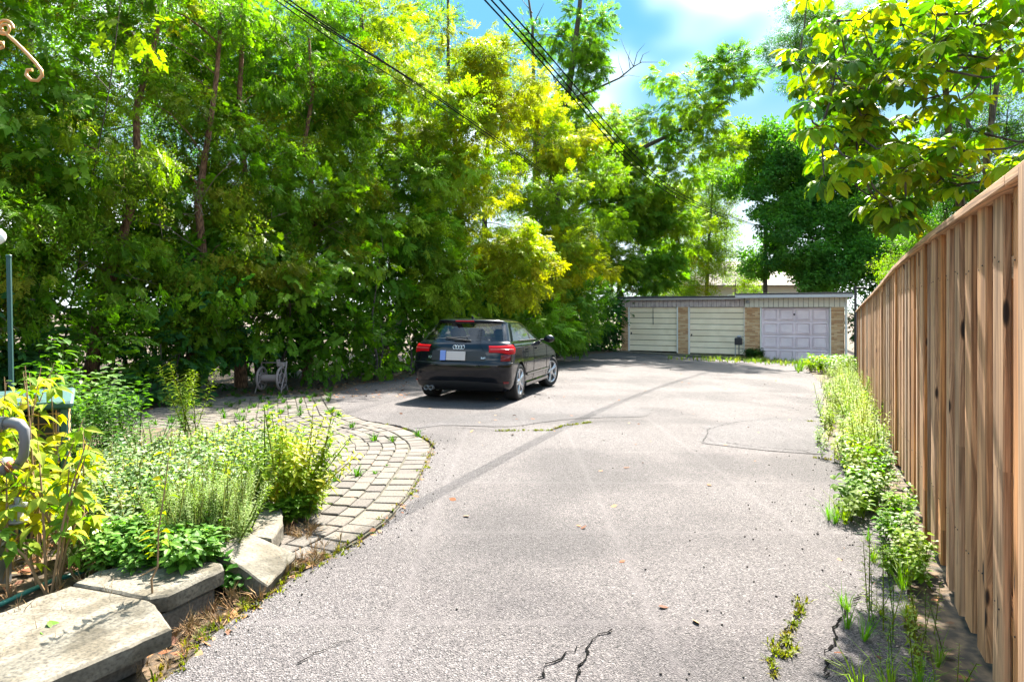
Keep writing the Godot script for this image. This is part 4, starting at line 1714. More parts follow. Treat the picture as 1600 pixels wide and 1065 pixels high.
func build_trees() -> void:
	var pin := [spray_pinnate(101), spray_pinnate(102)]
	var ced := [spray_cedar(111), spray_cedar(112)]
	var map := [spray_maple(121), spray_maple(122)]
	var broad := [spray_broad(131), spray_broad(132, 0.07, 0.6)]
	var fine := [spray_fine(141), spray_fine(142, 26, 0.07, 0.34, 0.5)]
	var thin := [spray_fine(151, 18, 0.09, 0.34, 0.4)]
	var small := spray_fine(171, 30, 0.05, 0.24, 0.5)
	rng.seed = 4242
	clear_lines = [[at(135, 440, 10.6), at(235, 140, 10.6)], [at(300, 340, 11.6), at(320, 200, 11.6)]]
	# cedars of the hedge
	var cl := ["cedar with a red brown trunk leaning right behind the garden bed", "cedar standing upright right of the leaning cedar trunk", "cedar behind the hose reel at the hedge foot", "cedar at the left edge nearest to the camera", "cedar crowded between hose reel and yellow leaved trees", "cedar just left of the leaning trunk beside the teal post"]
	var cu := [5.7, 7.3, 9.0, 2.6, 10.8, 4.1]
	for i in 6:
		var u: float = cu[i]
		var base := on_lane(u, -10.7, -0.05)
		var top := lane(u + rnd(-0.3, 0.3), -10.9 + rnd(-0.3, 0.3), rnd(7.6, 8.4))
		if i == 0:
			base = at(135, 560, 10.6)
			base.y = -0.05
			top = at(262, -60, 10.8)
		elif i == 1:
			base = at(285, 560, 11.6)
			base.y = -0.1
			top = at(345, 20, 11.8)
		var path := bend(base, top, 7, 0.22)
		var ells := []
		var mid := lane(u, -10.75, 4.2)
		ells.append([mid, Vector3(1.5, 3.6, 1.5), CEDAR, 1.1])
		ells.append([lane(u, -10.2, 2.6), Vector3(1.1, 1.7, 1.1), CEDAR, 0.8])
		ells.append([lane(u, -10.9, 7.0), Vector3(1.5, 1.7, 1.4), GREEN, 0.8])
		tree("cedar_tree", cl[i], "cedars of the hedge", path, 0.1, ells, [ced[i % 2], small], CEDAR, {"bark": M.bark_cedar, "dens": 2.6, "per": 30, "cr": 0.55, "s": 1.0, "droop": 0.8, "vmax": -9.25, "ymin": 0.5, "every": 4, "twigs": 22})
	# broadleaf saplings grown through the hedge
	var bl := ["maple sapling with broad green leaves behind the hose reel", "maple sapling with drooping broad leaves left of the parked car", "broad leaved young maple hanging over the top of the leaning cedar"]
	var bp := [root_at(440, 13.2), root_at(585, 14.6), root_at(90, 11.2)]
	var be := [[ell(450, 470, 12.9, 1.1, 1.2, 1.0, GREEN), ell(400, 400, 12.6, 1.0, 1.1, 0.9, GREEN), ell(520, 380, 13.6, 1.2, 1.2, 1.0, LIME, 0.8), ell(340, 480, 12.0, 0.9, 1.0, 0.8, GREEN)], [ell(590, 440, 14.2, 1.1, 1.2, 1.0, GREEN), ell(560, 530, 13.4, 0.8, 0.7, 0.7, GREEN), ell(630, 500, 13.8, 0.8, 0.9, 0.8, GREEN)], [ell(190, 20, 8.6, 0.7, 0.5, 0.7, LIME), ell(60, 200, 9.2, 0.8, 0.9, 0.8, GREEN), ell(30, 90, 9.0, 0.7, 0.8, 0.7, GREEN)]]
	for i in 3:
		tree("maple_sapling", bl[i], "young maples in the hedge", bend(bp[i], (be[i][0][0] as Vector3) + Vector3(0, 0.3, 0), 6, 0.12), 0.035 if i < 2 else 0.016, be[i], map, GREEN, {"dens": 3.4, "per": 15, "cr": 0.45, "s": 1.0, "droop": 0.5, "ymin": 0.5, "vmax": -8.9})
	# yellowing box elders
	var el := ["box elder with green and yellow leaves over the hedge middle", "box elder turning bright yellow behind the parked car", "box elder with low yellow green boughs right of the car"]
	var ep := [bend(root_at(603, 17.5), at(560, -60, 17.8), 7, 0.3), bend(root_at(735, 20.8), at(700, 0, 20.5), 7, 0.3), bend(root_at(840, 25.0), at(850, 130, 26.0), 7, 0.3)]
	var ee := [[ell(600, 130, 17.2, 2.0, 2.0, 2.0, YELLOW, 0.75), ell(500, 150, 16.2, 1.7, 1.9, 1.6, GREEN, 0.85), ell(440, 60, 17.0, 1.8, 2.0, 1.6, LIME, 0.7), ell(560, 10, 18.5, 1.3, 1.4, 1.4, YELLOW, 0.55), ell(620, 330, 16.6, 1.6, 1.7, 1.4, GREEN), ell(540, 300, 15.6, 1.3, 1.4, 1.2, LIME, 0.9), ell(680, 220, 17.5, 1.5, 1.7, 1.5, LIME, 0.8), ell(330, 60, 15, 1.6, 1.8, 1.5, GREEN, 0.8)],
		[ell(745, 330, 19.0, 1.6, 2.2, 1.4, YELLOW, 1.1), ell(700, 190, 19.6, 1.7, 1.8, 1.6, YELLOW, 0.8), ell(780, 170, 20.4, 1.8, 2.0, 1.7, YELLOW, 0.8), ell(720, 90, 21.0, 1.5, 1.3, 1.5, YELLOW, 0.55), ell(800, 420, 18.4, 1.6, 1.4, 1.3, YELLOW, 1.1), ell(700, 440, 17.2, 1.3, 1.3, 1.1, LIME, 1.0), ell(660, 380, 16.6, 1.1, 1.2, 1.0, LIME)],
		[ell(870, 430, 22.0, 1.7, 1.4, 1.4, YELLOW, 1.0), ell(850, 330, 23.0, 1.8, 1.7, 1.6, LIME), ell(910, 410, 23.4, 1.2, 1.2, 1.2, YELLOW), ell(840, 220, 25.0, 2.0, 2.0, 1.8, YELLOW, 0.8), ell(920, 300, 25.6, 2.0, 2.2, 1.8, LIME, 0.8), ell(820, 500, 20.2, 1.6, 1.0, 1.2, GREEN, 1.2), ell(910, 500, 22.5, 1.4, 1.1, 1.2, GREEN, 1.1)]]
	for i in 3:
		tree("box_elder_tree", el[i], "box elders in the hedge", ep[i], 0.14, ee[i], [pin[i % 2], spray_fine(180 + i, 26, 0.075, 0.26, 0.45)], YELLOW, {"dens": 2.5, "per": 32, "cr": 0.6, "s": 0.85, "droop": 0.45, "ymin": 0.4, "vmax": -7.6})
	# the tall old tree behind, with dark limbs and a dead bough
	var tp := root_at(872, 33.5)
	var path := [tp, at(872, 300, 33.5), at(880, 200, 33.3), at(893, 110, 33), at(905, 20, 33), at(910, -40, 33)]
	var tt := tree("tall_ash_tree", "tall ash tree with dark limbs rising against the sky", "", path, 0.28, [ell(905, 40, 33, 1.6, 2.2, 1.6, GREEN, 0.45), ell(850, 60, 34, 1.4, 2.0, 1.4, GREEN, 0.35), ell(930, 70, 32.5, 0.9, 1.5, 1.0, GREEN, 0.5), ell(880, 210, 33, 2.4, 2.0, 2.2, LIME, 0.6), ell(960, 220, 32.5, 1.9, 1.9, 1.8, LIME, 0.7), ell(1020, 210, 31.8, 1.7, 1.5, 1.5, GREEN, 0.6), ell(1085, 160, 31.2, 1.7, 1.6, 1.5, LIME, 0.7), ell(1150, 125, 30.5, 1.4, 1.5, 1.3, GREEN, 0.7), ell(1060, 110, 31.5, 0.9, 0.8, 0.9, GREEN, 0.4), ell(1110, 240, 31, 1.5, 1.2, 1.4, LIME, 0.4), ell(980, 320, 32.5, 2.2, 2.0, 2.0, GREEN, 0.8), ell(930, 400, 31.5, 2.0, 2.2, 2.0, LIME, 0.9), ell(1030, 380, 32.5, 1.5, 1.8, 1.6, GREEN, 0.7), ell(1005, 300, 33, 1.6, 1.8, 1.6, LIME, 0.8), ell(1000, 430, 32.0, 1.6, 1.2, 1.4, GREEN, 1.0), ell(955, 300, 32.0, 1.5, 1.6, 1.5, LIME, 0.8), ell(905, 150, 33, 1.5, 1.6, 1.5, GREEN, 0.6), ell(1050, 340, 33, 1.6, 2.0, 1.5, LIME, 0.8), ell(1075, 270, 32, 1.2, 1.3, 1.2, LIME, 0.6)], pin, GREEN, {"dens": 2.6, "per": 26, "cr": 0.8, "s": 0.95, "droop": 0.4, "limb": 0.1, "sources": [[at(885, 335, 33.4), at(945, 272, 32.8), at(1010, 228, 32), at(1080, 195, 31.3), at(1140, 155, 30.8)]]})
	var bark_limb := MB.new()
	bark_limb.xf = Transform3D(Basis(), -tp)
	bark_limb.tube([at(885, 335, 33.4), at(945, 272, 32.8), at(1010, 228, 32), at(1080, 195, 31.3), at(1140, 155, 30.8)], [0.17, 0.15, 0.11, 0.08, 0.03], 7)
	obj("bough", bark_limb.mesh(), M.bark, tt)
	bark_limb = MB.new()
	bark_limb.xf = Transform3D(Basis(), -tp)
	bark_limb.tube([at(880, 200, 33.3), at(905, 150, 33.2), at(935, 137, 33)], [0.1, 0.09, 0.06], 6)
	bark_limb.tube([at(935, 137, 33), at(968, 122, 33), at(990, 104, 33), at(1003, 97, 33), at(1032, 97, 33)], [0.06, 0.045, 0.03, 0.02, 0.008], 5)
	for q in [[990, 104, 970, 60], [990, 104, 1008, 68], [1000, 98, 1016, 80], [968, 122, 1000, 120], [985, 108, 985, 78], [975, 118, 966, 86]]:
		bark_limb.tube([at(q[0], q[1], 33), at((q[0] + q[2]) / 2.0 - 3, (q[1] + q[3]) / 2.0 - 4, 33.1), at(q[2], q[3], 33.2)], [0.025, 0.014, 0.005], 4)
	obj("dead_bough", bark_limb.mesh(), M.bark, tt)
	bark_limb = MB.new()
	bark_limb.xf = Transform3D(Basis(), -tp)
	bark_limb.tube([at(838, 330, 33.5), at(838, 190, 33.6), at(834, 150, 33.6), at(832, 40, 33.8), at(822, -30, 34)], [0.2, 0.17, 0.12, 0.07, 0.04], 7)
	for q in [[832, 60, 815, 25], [832, 40, 850, 5], [830, 80, 862, 40], [862, 40, 880, 25], [832, 20, 812, -5], [870, 130, 850, 90]]:
		bark_limb.tube([at(q[0], q[1], 33.8), at(q[2], q[3], 33.9)], [0.035, 0.008], 4)
	obj("second_stem", bark_limb.mesh(), M.bark, tt)
	# green wall of vines between the yellow boughs and the garage
	tree("hedge_shrub", "dark green vine covered shrub at the left end of the garages", "", bend(on_lane(27.5, -10.4), on_lane(27.5, -10.2, 3.4), 5, 0.2), 0.07, [[on_lane(28.0, -10.0, 1.4), Vector3(1.3, 1.6, 1.4), DARK, 1.2], [on_lane(26.0, -10.2, 1.5), Vector3(1.2, 1.6, 1.4), GREEN, 1.1], [on_lane(24.0, -10.2, 1.3), Vector3(1.2, 1.4, 1.4), DARK, 1.1], [on_lane(29.2, -9.6, 2.2), Vector3(0.8, 0.7, 0.8), DARK, 1.0], [on_lane(29.6, -10.1, 1.1), Vector3(1.0, 1.5, 1.0), DARK, 1.5], [on_lane(32.0, -10.6, 1.6), Vector3(1.5, 2.0, 1.2), GREEN, 1.2]], broad, DARK, {"dens": 3.4, "per": 24, "cr": 0.5, "s": 1.2, "cat": "shrub", "vmax": -8.9, "ymin": 0.05})
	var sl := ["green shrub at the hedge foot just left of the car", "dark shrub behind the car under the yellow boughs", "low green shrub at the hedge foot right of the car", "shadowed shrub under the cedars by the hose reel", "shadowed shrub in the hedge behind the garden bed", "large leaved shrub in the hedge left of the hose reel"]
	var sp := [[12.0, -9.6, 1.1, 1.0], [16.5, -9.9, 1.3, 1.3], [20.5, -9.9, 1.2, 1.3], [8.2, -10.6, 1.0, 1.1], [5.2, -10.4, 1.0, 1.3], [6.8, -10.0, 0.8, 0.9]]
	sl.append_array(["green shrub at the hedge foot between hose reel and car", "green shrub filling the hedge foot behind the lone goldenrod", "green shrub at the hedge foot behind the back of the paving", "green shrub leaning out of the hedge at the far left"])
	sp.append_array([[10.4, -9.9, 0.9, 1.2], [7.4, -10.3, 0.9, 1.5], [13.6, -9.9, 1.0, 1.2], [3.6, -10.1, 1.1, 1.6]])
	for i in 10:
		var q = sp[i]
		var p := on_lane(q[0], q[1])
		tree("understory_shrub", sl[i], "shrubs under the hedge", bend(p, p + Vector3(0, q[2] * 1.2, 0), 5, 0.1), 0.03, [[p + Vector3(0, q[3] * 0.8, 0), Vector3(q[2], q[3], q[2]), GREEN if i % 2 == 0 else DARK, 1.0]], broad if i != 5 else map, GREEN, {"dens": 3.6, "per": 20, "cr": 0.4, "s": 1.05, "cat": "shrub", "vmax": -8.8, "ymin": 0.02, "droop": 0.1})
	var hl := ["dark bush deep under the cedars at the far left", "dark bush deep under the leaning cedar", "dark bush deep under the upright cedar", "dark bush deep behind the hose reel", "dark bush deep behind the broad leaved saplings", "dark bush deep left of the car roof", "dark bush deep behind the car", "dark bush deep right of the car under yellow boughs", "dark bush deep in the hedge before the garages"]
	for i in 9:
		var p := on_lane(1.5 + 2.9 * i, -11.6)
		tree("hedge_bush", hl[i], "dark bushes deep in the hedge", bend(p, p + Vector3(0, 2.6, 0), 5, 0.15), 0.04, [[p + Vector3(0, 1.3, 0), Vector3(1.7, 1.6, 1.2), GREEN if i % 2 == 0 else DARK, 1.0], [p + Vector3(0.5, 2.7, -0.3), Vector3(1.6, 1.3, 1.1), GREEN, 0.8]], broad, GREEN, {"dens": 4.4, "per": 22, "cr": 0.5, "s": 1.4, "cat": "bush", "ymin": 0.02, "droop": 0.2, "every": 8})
	# trees behind the hedge close the view
	var kl := ["green tree behind the hedge at the far left", "green tree behind the hedge left of the yellow trees", "green tree behind the yellow box elders", "yellow green tree behind the ash"]
	var kp := [[60, 16.0, 30], [330, 20.0, 100], [620, 27.0, 120], [760, 33.0, 150]]
	kl.append("pale green tree far behind the second garage")
	kp.append([1040, 50.0, 330])
	for i in 5:
		var q = kp[i]
		var base := root_at(q[0], q[1])
		var c := at(q[0], q[2], q[1])
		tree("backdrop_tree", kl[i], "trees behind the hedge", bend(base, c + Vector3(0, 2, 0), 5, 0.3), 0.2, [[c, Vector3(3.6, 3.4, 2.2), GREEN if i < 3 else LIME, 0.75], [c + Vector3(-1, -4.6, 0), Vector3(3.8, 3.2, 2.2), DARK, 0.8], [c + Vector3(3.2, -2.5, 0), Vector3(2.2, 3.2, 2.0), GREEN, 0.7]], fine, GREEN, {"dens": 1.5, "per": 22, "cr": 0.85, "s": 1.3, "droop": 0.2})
	# airy tree and bushes over the garages
	tree("slender_tree", "slender airy tree rising straight up behind the cream doors", "", [root_at(1103, 40), at(1106, 400, 40), at(1112, 320, 40), at(1115, 262, 40)], 0.12, [ell(1112, 330, 40, 2.0, 2.4, 1.8, LIME, 0.5), ell(1100, 400, 40, 1.9, 1.3, 1.6, LIME, 0.6), ell(1130, 270, 40, 1.3, 1.5, 1.3, GREEN, 0.4)], thin, LIME, {"dens": 6.0, "per": 24, "cr": 0.6, "s": 1.2, "droop": 0.1, "every": 2})
	var gl := ["yellow green bush behind the first cream garage door", "bright bush showing over the roof of the second garage", "green bush in front of the far house"]
	var gb := [[1040, 440, 36.5, 1.7, LIME], [1085, 435, 38.0, 1.9, YELLOW], [1150, 436, 39.0, 1.6, LIME]]
	for i in 3:
		var q = gb[i]
		var base := root_at(q[0], q[2])
		tree("far_bush", gl[i], "bushes behind the garages", bend(base, at(q[0], q[1], q[2]), 4, 0.1), 0.06, [ell(q[0], q[1], q[2], q[3], 1.1, 1.3, q[4], 1.0), ell(q[0] + 10, q[1] + 40, q[2], q[3] * 1.1, 1.4, 1.3, q[4], 0.8)], fine, LIME, {"dens": 2.2, "per": 20, "cr": 0.55, "s": 1.2, "cat": "bush"})
	# great dark maple right of the gap, and the paler ones about it
	var dm := bend(root_at(1300, 37), at(1290, 200, 37), 6, 0.3)
	tree("dark_maple_tree", "broad dark green maple behind the lilac garage door", "", dm, 0.3, [ell(1200, 260, 36.5, 2.2, 2.6, 1.8, MAPLE, 0.9), ell(1155, 250, 37, 1.4, 2.2, 1.1, GREEN, 0.8), ell(1270, 270, 36, 2.6, 2.8, 2.4, MAPLE), ell(1240, 370, 35, 1.9, 2.2, 1.8, MAPLE), ell(1200, 400, 35.5, 0.9, 1.4, 1.2, MAPLE, 0.9), ell(1330, 330, 35, 2.6, 2.8, 2.4, MAPLE), ell(1310, 420, 34, 2.8, 1.5, 2.0, MAPLE, 1.1), ell(1390, 300, 35, 2.4, 3.2, 2.2, MAPLE), ell(1390, 410, 33, 2.0, 1.9, 1.8, MAPLE, 1.1)], [spray_fine(161, 20, 0.13, 0.34, 0.7), spray_fine(162, 20, 0.12, 0.34, 0.7)], MAPLE, {"dens": 2.0, "per": 24, "cr": 0.55, "s": 1.25, "droop": 0.25})
	tree("tall_maple_tree", "taller maple whose top shows against the sky over the gap", "", bend(root_at(1300, 47), at(1290, 40, 47), 6, 0.3), 0.3, [ell(1290, 70, 47, 2.6, 3.0, 2.4, GREEN, 0.7), ell(1330, 150, 46, 2.8, 3.0, 2.4, DARK, 0.8), ell(1225, 85, 46, 1.5, 1.0, 1.4, DARK, 0.6), ell(1260, 30, 47, 1.8, 1.6, 1.6, DARK, 0.6), ell(1380, 60, 48, 3.0, 3.4, 2.4, GREEN, 0.7), ell(1250, 130, 46.5, 1.2, 1.0, 1.2, DARK, 0.5)], fine, GREEN, {"dens": 2.7, "per": 24, "cr": 0.8, "s": 1.6, "droop": 0.2})
	tree("shade_tree", "dark tree behind the fence below the chestnut leaves", "", bend(root_at(1480, 24), at(1480, 250, 24), 6, 0.2), 0.2, [ell(1480, 340, 24, 2.2, 2.4, 2.0, DARK), ell(1430, 400, 23, 1.3, 1.2, 1.4, GREEN, 0.9), ell(1560, 240, 23, 2.2, 3.0, 2.0, DARK, 0.9), ell(1640, 200, 22, 2.2, 3.2, 2.0, GREEN, 0.8), ell(1420, 440, 25, 1.2, 1.0, 1.4, LIME, 0.9), ell(1540, 60, 25, 2.6, 2.4, 2.0, GREEN, 0.5)], fine, DARK, {"dens": 2.2, "per": 22, "cr": 0.6, "s": 1.2, "droop": 0.2})
	var pole := root_at(1196, 36.0)
	var pt := thing("pole", "dark bare pole standing against the edge of the maple", "pole", pole)
	var b := MB.new()
	b.tube([Vector3.ZERO, Vector3(0, 3, 0), at(1196, 352, 36.0) - pole], [0.13, 0.12, 0.1], 10)
	obj("shaft", b.mesh(), M.bark, pt)
	var bp2 := on_lane(32.0, 1.6)
	tree("corner_shrub", "dark shrub in the gap between garage and fence end", "", bend(bp2, bp2 + Vector3(0, 2.2, 0), 5, 0.1), 0.05, [[bp2 + Vector3(0, 1.4, 0), Vector3(1.3, 1.6, 1.2), DARK, 1.2]], broad, DARK, {"dens": 3.4, "per": 22, "cr": 0.5, "s": 1.3, "cat": "shrub", "ymin": 0.02})
	build_chestnut()

func chestnut_leaf(sd: int, brown: float) -> ArrayMesh:
	rng.seed = sd
	var b := MB.new()
	b.col = Color(0.2, 0.17, 0.03)
	b.tube([Vector3.ZERO, Vector3(0, 0.01, 0.07), Vector3(0, 0, 0.13)], [0.004, 0.003, 0.003], 4, false)
	for k in 6:
		var a := lerpf(-1.9, 1.9, k / 5.0) + rnd(-0.12, 0.12)
		var l := (0.2 - 0.035 * absf(a)) * rnd(0.88, 1.1)
		var d := Vector3(sin(a), rnd(-0.35, -0.05), cos(a))
		var tone := Color(rnd(0.85, 1.15), 1.0, rnd(0.8, 1.2))
		if rng.randf() < brown:
			tone = Color(3.4, 0.85, 0.9).lerp(tone, rnd(0, 0.6))
		b.col = tone
		round_leaf(b, Vector3(0, 0, 0.13), d, Vector3(rnd(-0.2, 0.2), 1, 0), l, l * 0.44, 0.16, rnd(0.3, 0.6), [0.05, 0.3, 0.6, 0.95, 1.0, 0.7, 0.0])
	return b.mesh()

func build_chestnut() -> void:
	var ml := []
	for k in 6:
		ml.append(chestnut_leaf(300 + k, [0.15, 0.25, 0.1, 0.6, 0.35, 0.85][k]))
	var mats := []
	for c in [Color(0.3, 0.44, 0.016), Color(0.18, 0.35, 0.018), Color(0.5, 0.5, 0.016), Color(0.07, 0.19, 0.026)]:
		var m := leaf_mat(1.1, 0.4)
		m.albedo_color = (c as Color).linear_to_srgb()
		mats.append(m)
	rng.seed = 99
	var base := at(1545, 600, 5.6)
	base.y = 0.0
	var root := thing("chestnut_tree", "horse chestnut with browning leaf edges leaning over the fence", "tree", base)
	var b := MB.new()
	b.xf = Transform3D(Basis(), -base)
	var stems := [[base, at(1545, 330, 5.6), at(1542, 240, 5.55), at(1560, 120, 5.6), at(1570, -120, 5.7)], [base + Vector3(-0.1, 0, 0), at(1500, 300, 5.5), at(1482, 200, 5.4), at(1475, 90, 5.4), at(1470, -100, 5.4)], [base + Vector3(0.1, 0, 0.1), at(1610, 300, 5.4), at(1650, 100, 5.3), at(1700, -60, 5.2)]]
	for s in stems:
		b.tube(s, [0.05, 0.036, 0.028, 0.02, 0.01] if s.size() == 5 else [0.05, 0.034, 0.024, 0.012], 7)
	var nodes := []
	var tries := 0
	var zones := [[1400, 110, 5.0, 150, 120], [1300, 210, 4.9, 45, 70], [1450, 270, 5.0, 90, 60], [1540, 130, 4.8, 110, 130], [1640, 120, 4.6, 90, 140], [1420, -60, 5.2, 160, 90], [1400, 300, 4.9, 60, 40], [1310, 90, 5.1, 60, 70], [1480, 180, 5.2, 120, 120], [1440, 20, 5.4, 150, 70], [1560, 20, 5.0, 90, 60], [1380, 180, 4.8, 80, 80]]
	var want := [17, 9, 13, 11, 5, 6, 12, 8, 12, 11, 10, 11]
	for z in zones.size():
		for k in want[z]:
			var q = zones[z]
			nodes.append(at(q[0] + rnd(-1, 1) * q[3], q[1] + rnd(-1, 1) * q[4], q[2] + rnd(-0.7, 0.8)))
	var count := 0
	var xs := []
	var ts := []
	var placed := []
	for p: Vector3 in nodes:
		var s: Array = stems[1] if p.x < at(1500, 0, 5.2).x else (stems[0] if p.x < at(1600, 0, 5.0).x else stems[2])
		var from := near_on(s.slice(1), p + Vector3(0, -0.3, 0))
		for w: Vector3 in placed:
			if w.distance_to(p) < from.distance_to(p) * 0.8 and w.distance_to(p) > 0.15 and w.distance_to(from) < p.distance_to(from):
				from = w
		placed.append(p)
		var mid := from.lerp(p, 0.55) + Vector3(0, -0.06, 0)
		b.tube([from, mid, p], [0.01, 0.007, 0.004], 5)
		var n := 5
		for k in n:
			count += 1
			var a := TAU * k / n + rnd(-0.4, 0.4)
			var f: Vector3 = Vector3(cos(a), rnd(-0.65, 0.5), sin(a)) * 0.9 + (p - from).normalized() * 0.3
			if count > 292:
				xs.append(Transform3D(facing(f, rnd(-0.5, 0.5), rnd(0.55, 0.86)), p - base))
				ts.append([Color(0.14, 0.25, 0.012), Color(0.08, 0.19, 0.014), Color(0.26, 0.32, 0.012)][rng.randi() % 3])
				continue
			var o := MeshInstance3D.new()
			o.mesh = ml[rng.randi() % 6]
			o.material_override = mats[[0, 0, 1, 1, 0, 2, 3, 1][rng.randi() % 8]]
			o.name = "leaf" if count == 1 else "leaf_%03d" % (count - 1)
			root.add_child(o, true)
			o.transform = Transform3D(facing(f, rnd(-0.5, 0.5), rnd(0.55, 0.86)), p - base)
	obj("trunk", b.mesh(), M.bark, root)
	scatter("foliage", ml[3], leaf_mat(1.0, 0.4), xs, ts, root)

# ---------- paving ----------
func build_patio() -> void:
	var edge := []   # border along the lane, from the far end to the near end
	for q in [[521, 620], [541, 648], [577, 661], [614, 667], [643, 676], [668, 692], [673, 703], [663, 731], [635, 780], [600, 818], [556, 848], [516, 869], [478, 889]]:
		edge.append(gp(q[0], q[1]))
	var outline := edge.duplicate()
	for q in [[-1.7, -3.85], [-1.95, -4.7], [-2.2, -5.6], [-2.55, -6.7], [-3.5, -7.4], [-5.8, -7.7], [-5.7, -9.0], [-5.0, -11.2], [-3.7, -11.6]]:
		outline.append(Vector3(q[0], 0, q[1]))
	var poly := flat(outline)
	var root := struct(obj("paving", sheet(poly, 0.5, 0.006, 0.03), M.joint))
	# rows of pavers run round a centre inside the bulge; the border row is larger
	var items := []
	var seg := []
	for i in edge.size() - 1:
		var n: int = max(1, int(edge[i].distance_to(edge[i + 1]) / 0.03))
		for k in n:
			seg.append(edge[i].lerp(edge[i + 1], float(k) / n))
	var run := 0.0
	var i0 := 0
	for i in range(1, seg.size()):
		run += seg[i].distance_to(seg[i - 1])
		if run > 0.155:
			var a: Vector3 = seg[i0]
			var e: Vector3 = seg[i]
			var d := (e - a).normalized()
			var inn := Vector3(d.z, 0, -d.x)
			if inn.dot(Vector3(-3.4, 0, -6.2) - a) < 0:
				inn = -inn
			items.append([a.lerp(e, 0.5) + inn * 0.115, inn, d, 0.2, run - 0.014])
			run = 0.0
			i0 = i
	var norms := []
	for i in seg.size():
		var d: Vector3 = seg[min(i + 14, seg.size() - 1)] - seg[max(i - 14, 0)]
		var nn := Vector3(d.z, 0, -d.x).normalized()
		if nn.dot(Vector3(-3.4, 0, -6.2) - seg[i]) < 0:
			nn = -nn
		norms.append(nn)
	var inside := Geometry2D.offset_polygon(poly, -0.06)
	var grid := {}
	for k in 9:
		var dist := 0.232 + 0.07 + 0.142 * k
		var prev: Vector3 = seg[0] + norms[0] * dist
		var acc := 0.1 * (k % 2)
		for i in range(1, seg.size()):
			var p: Vector3 = seg[i] + norms[i] * dist
			acc += p.distance_to(prev)
			prev = p
			if acc < 0.2:
				continue
			acc = 0.0
			var ok := paver_free(grid, p, 0.125)
			var nearest := 9.0
			for q in range(0, seg.size(), 4):
				nearest = minf(nearest, p.distance_to(seg[q]))
			if ok and nearest > dist - 0.035:
				grid[Vector2i(roundi(p.x / 0.2), roundi(p.z / 0.2))] = grid.get(Vector2i(roundi(p.x / 0.2), roundi(p.z / 0.2)), []) + [p]
				items.append([p, norms[i], Vector3(-norms[i].z, 0, norms[i].x), 0.132, 0.189])
	var row := 0
	var uu := 2.0
	while uu < 13.0:
		var vv := -12.0 + 0.1 * (row % 2)
		while vv < 0.0:
			var p := lane(uu, vv)
			var nearest := 9.0
			for q in range(0, seg.size(), 4):
				nearest = minf(nearest, p.distance_to(seg[q]))
			if nearest > 0.3 and paver_free(grid, p, 0.165):
				var hit := false
				for q in inside:
					if Geometry2D.is_point_in_polygon(Vector2(p.x, p.z), q):
						hit = true
				if hit:
					items.append([p, lane(1, 0).normalized(), lane(0, 1).normalized(), 0.132, 0.189])
			vv += 0.2
		uu += 0.142
		row += 1
	items.sort_custom(func(x, y): return x[0].length() < y[0].length())
	var rest := [MB.new(), MB.new(), MB.new(), MB.new()]
	var cache := {}
	var made := 0
	for q in items:
		if q[0].x < -0.9 * (-q[0].z) or q[0].z > -3.6:
			continue
		var y := ground_y(q[0].x, q[0].z)
		var bs := Basis(q[1], Vector3.UP, (q[1] as Vector3).cross(Vector3.UP)) * Basis(Vector3(1, 0, 0), rnd(-0.02, 0.02)) * Basis(Vector3(0, 0, 1), rnd(-0.02, 0.02))
		var p := Vector3(q[0].x, y - 0.008 + rnd(-0.003, 0.004), q[0].z)
		var size := Vector3(q[3], 0.06, maxf(0.05, q[4] * rnd(0.96, 1.0)))
		var k := rng.randi() % 4
		if made < 296:
			made += 1
			var key := "%.3f %.2f" % [size.x, size.z]
			if not cache.has(key):
				var b := MB.new()
				b.box(Vector3.ZERO, Vector3(size.x, 0.06, snappedf(size.z, 0.01)), 0.006)
				cache[key] = b.mesh()
			var o := obj("paver", cache[key], M["paver%d" % k], root)
			o.transform = Transform3D(bs, p)
		else:
			rest[k].box(p, size, 0.008, bs)
	for k in 4:
		if rest[k].v.size():
			obj("pavers", rest[k].mesh(), M["paver%d" % k], root).set_meta("kind", "stuff")

func paver_free(grid: Dictionary, p: Vector3, d: float) -> bool:
	var c := Vector2i(roundi(p.x / 0.2), roundi(p.z / 0.2))
	for x in range(-1, 2):
		for y in range(-1, 2):
			for q in grid.get(c + Vector2i(x, y), []):
				if q.distance_to(p) < d:
					return false
	return true

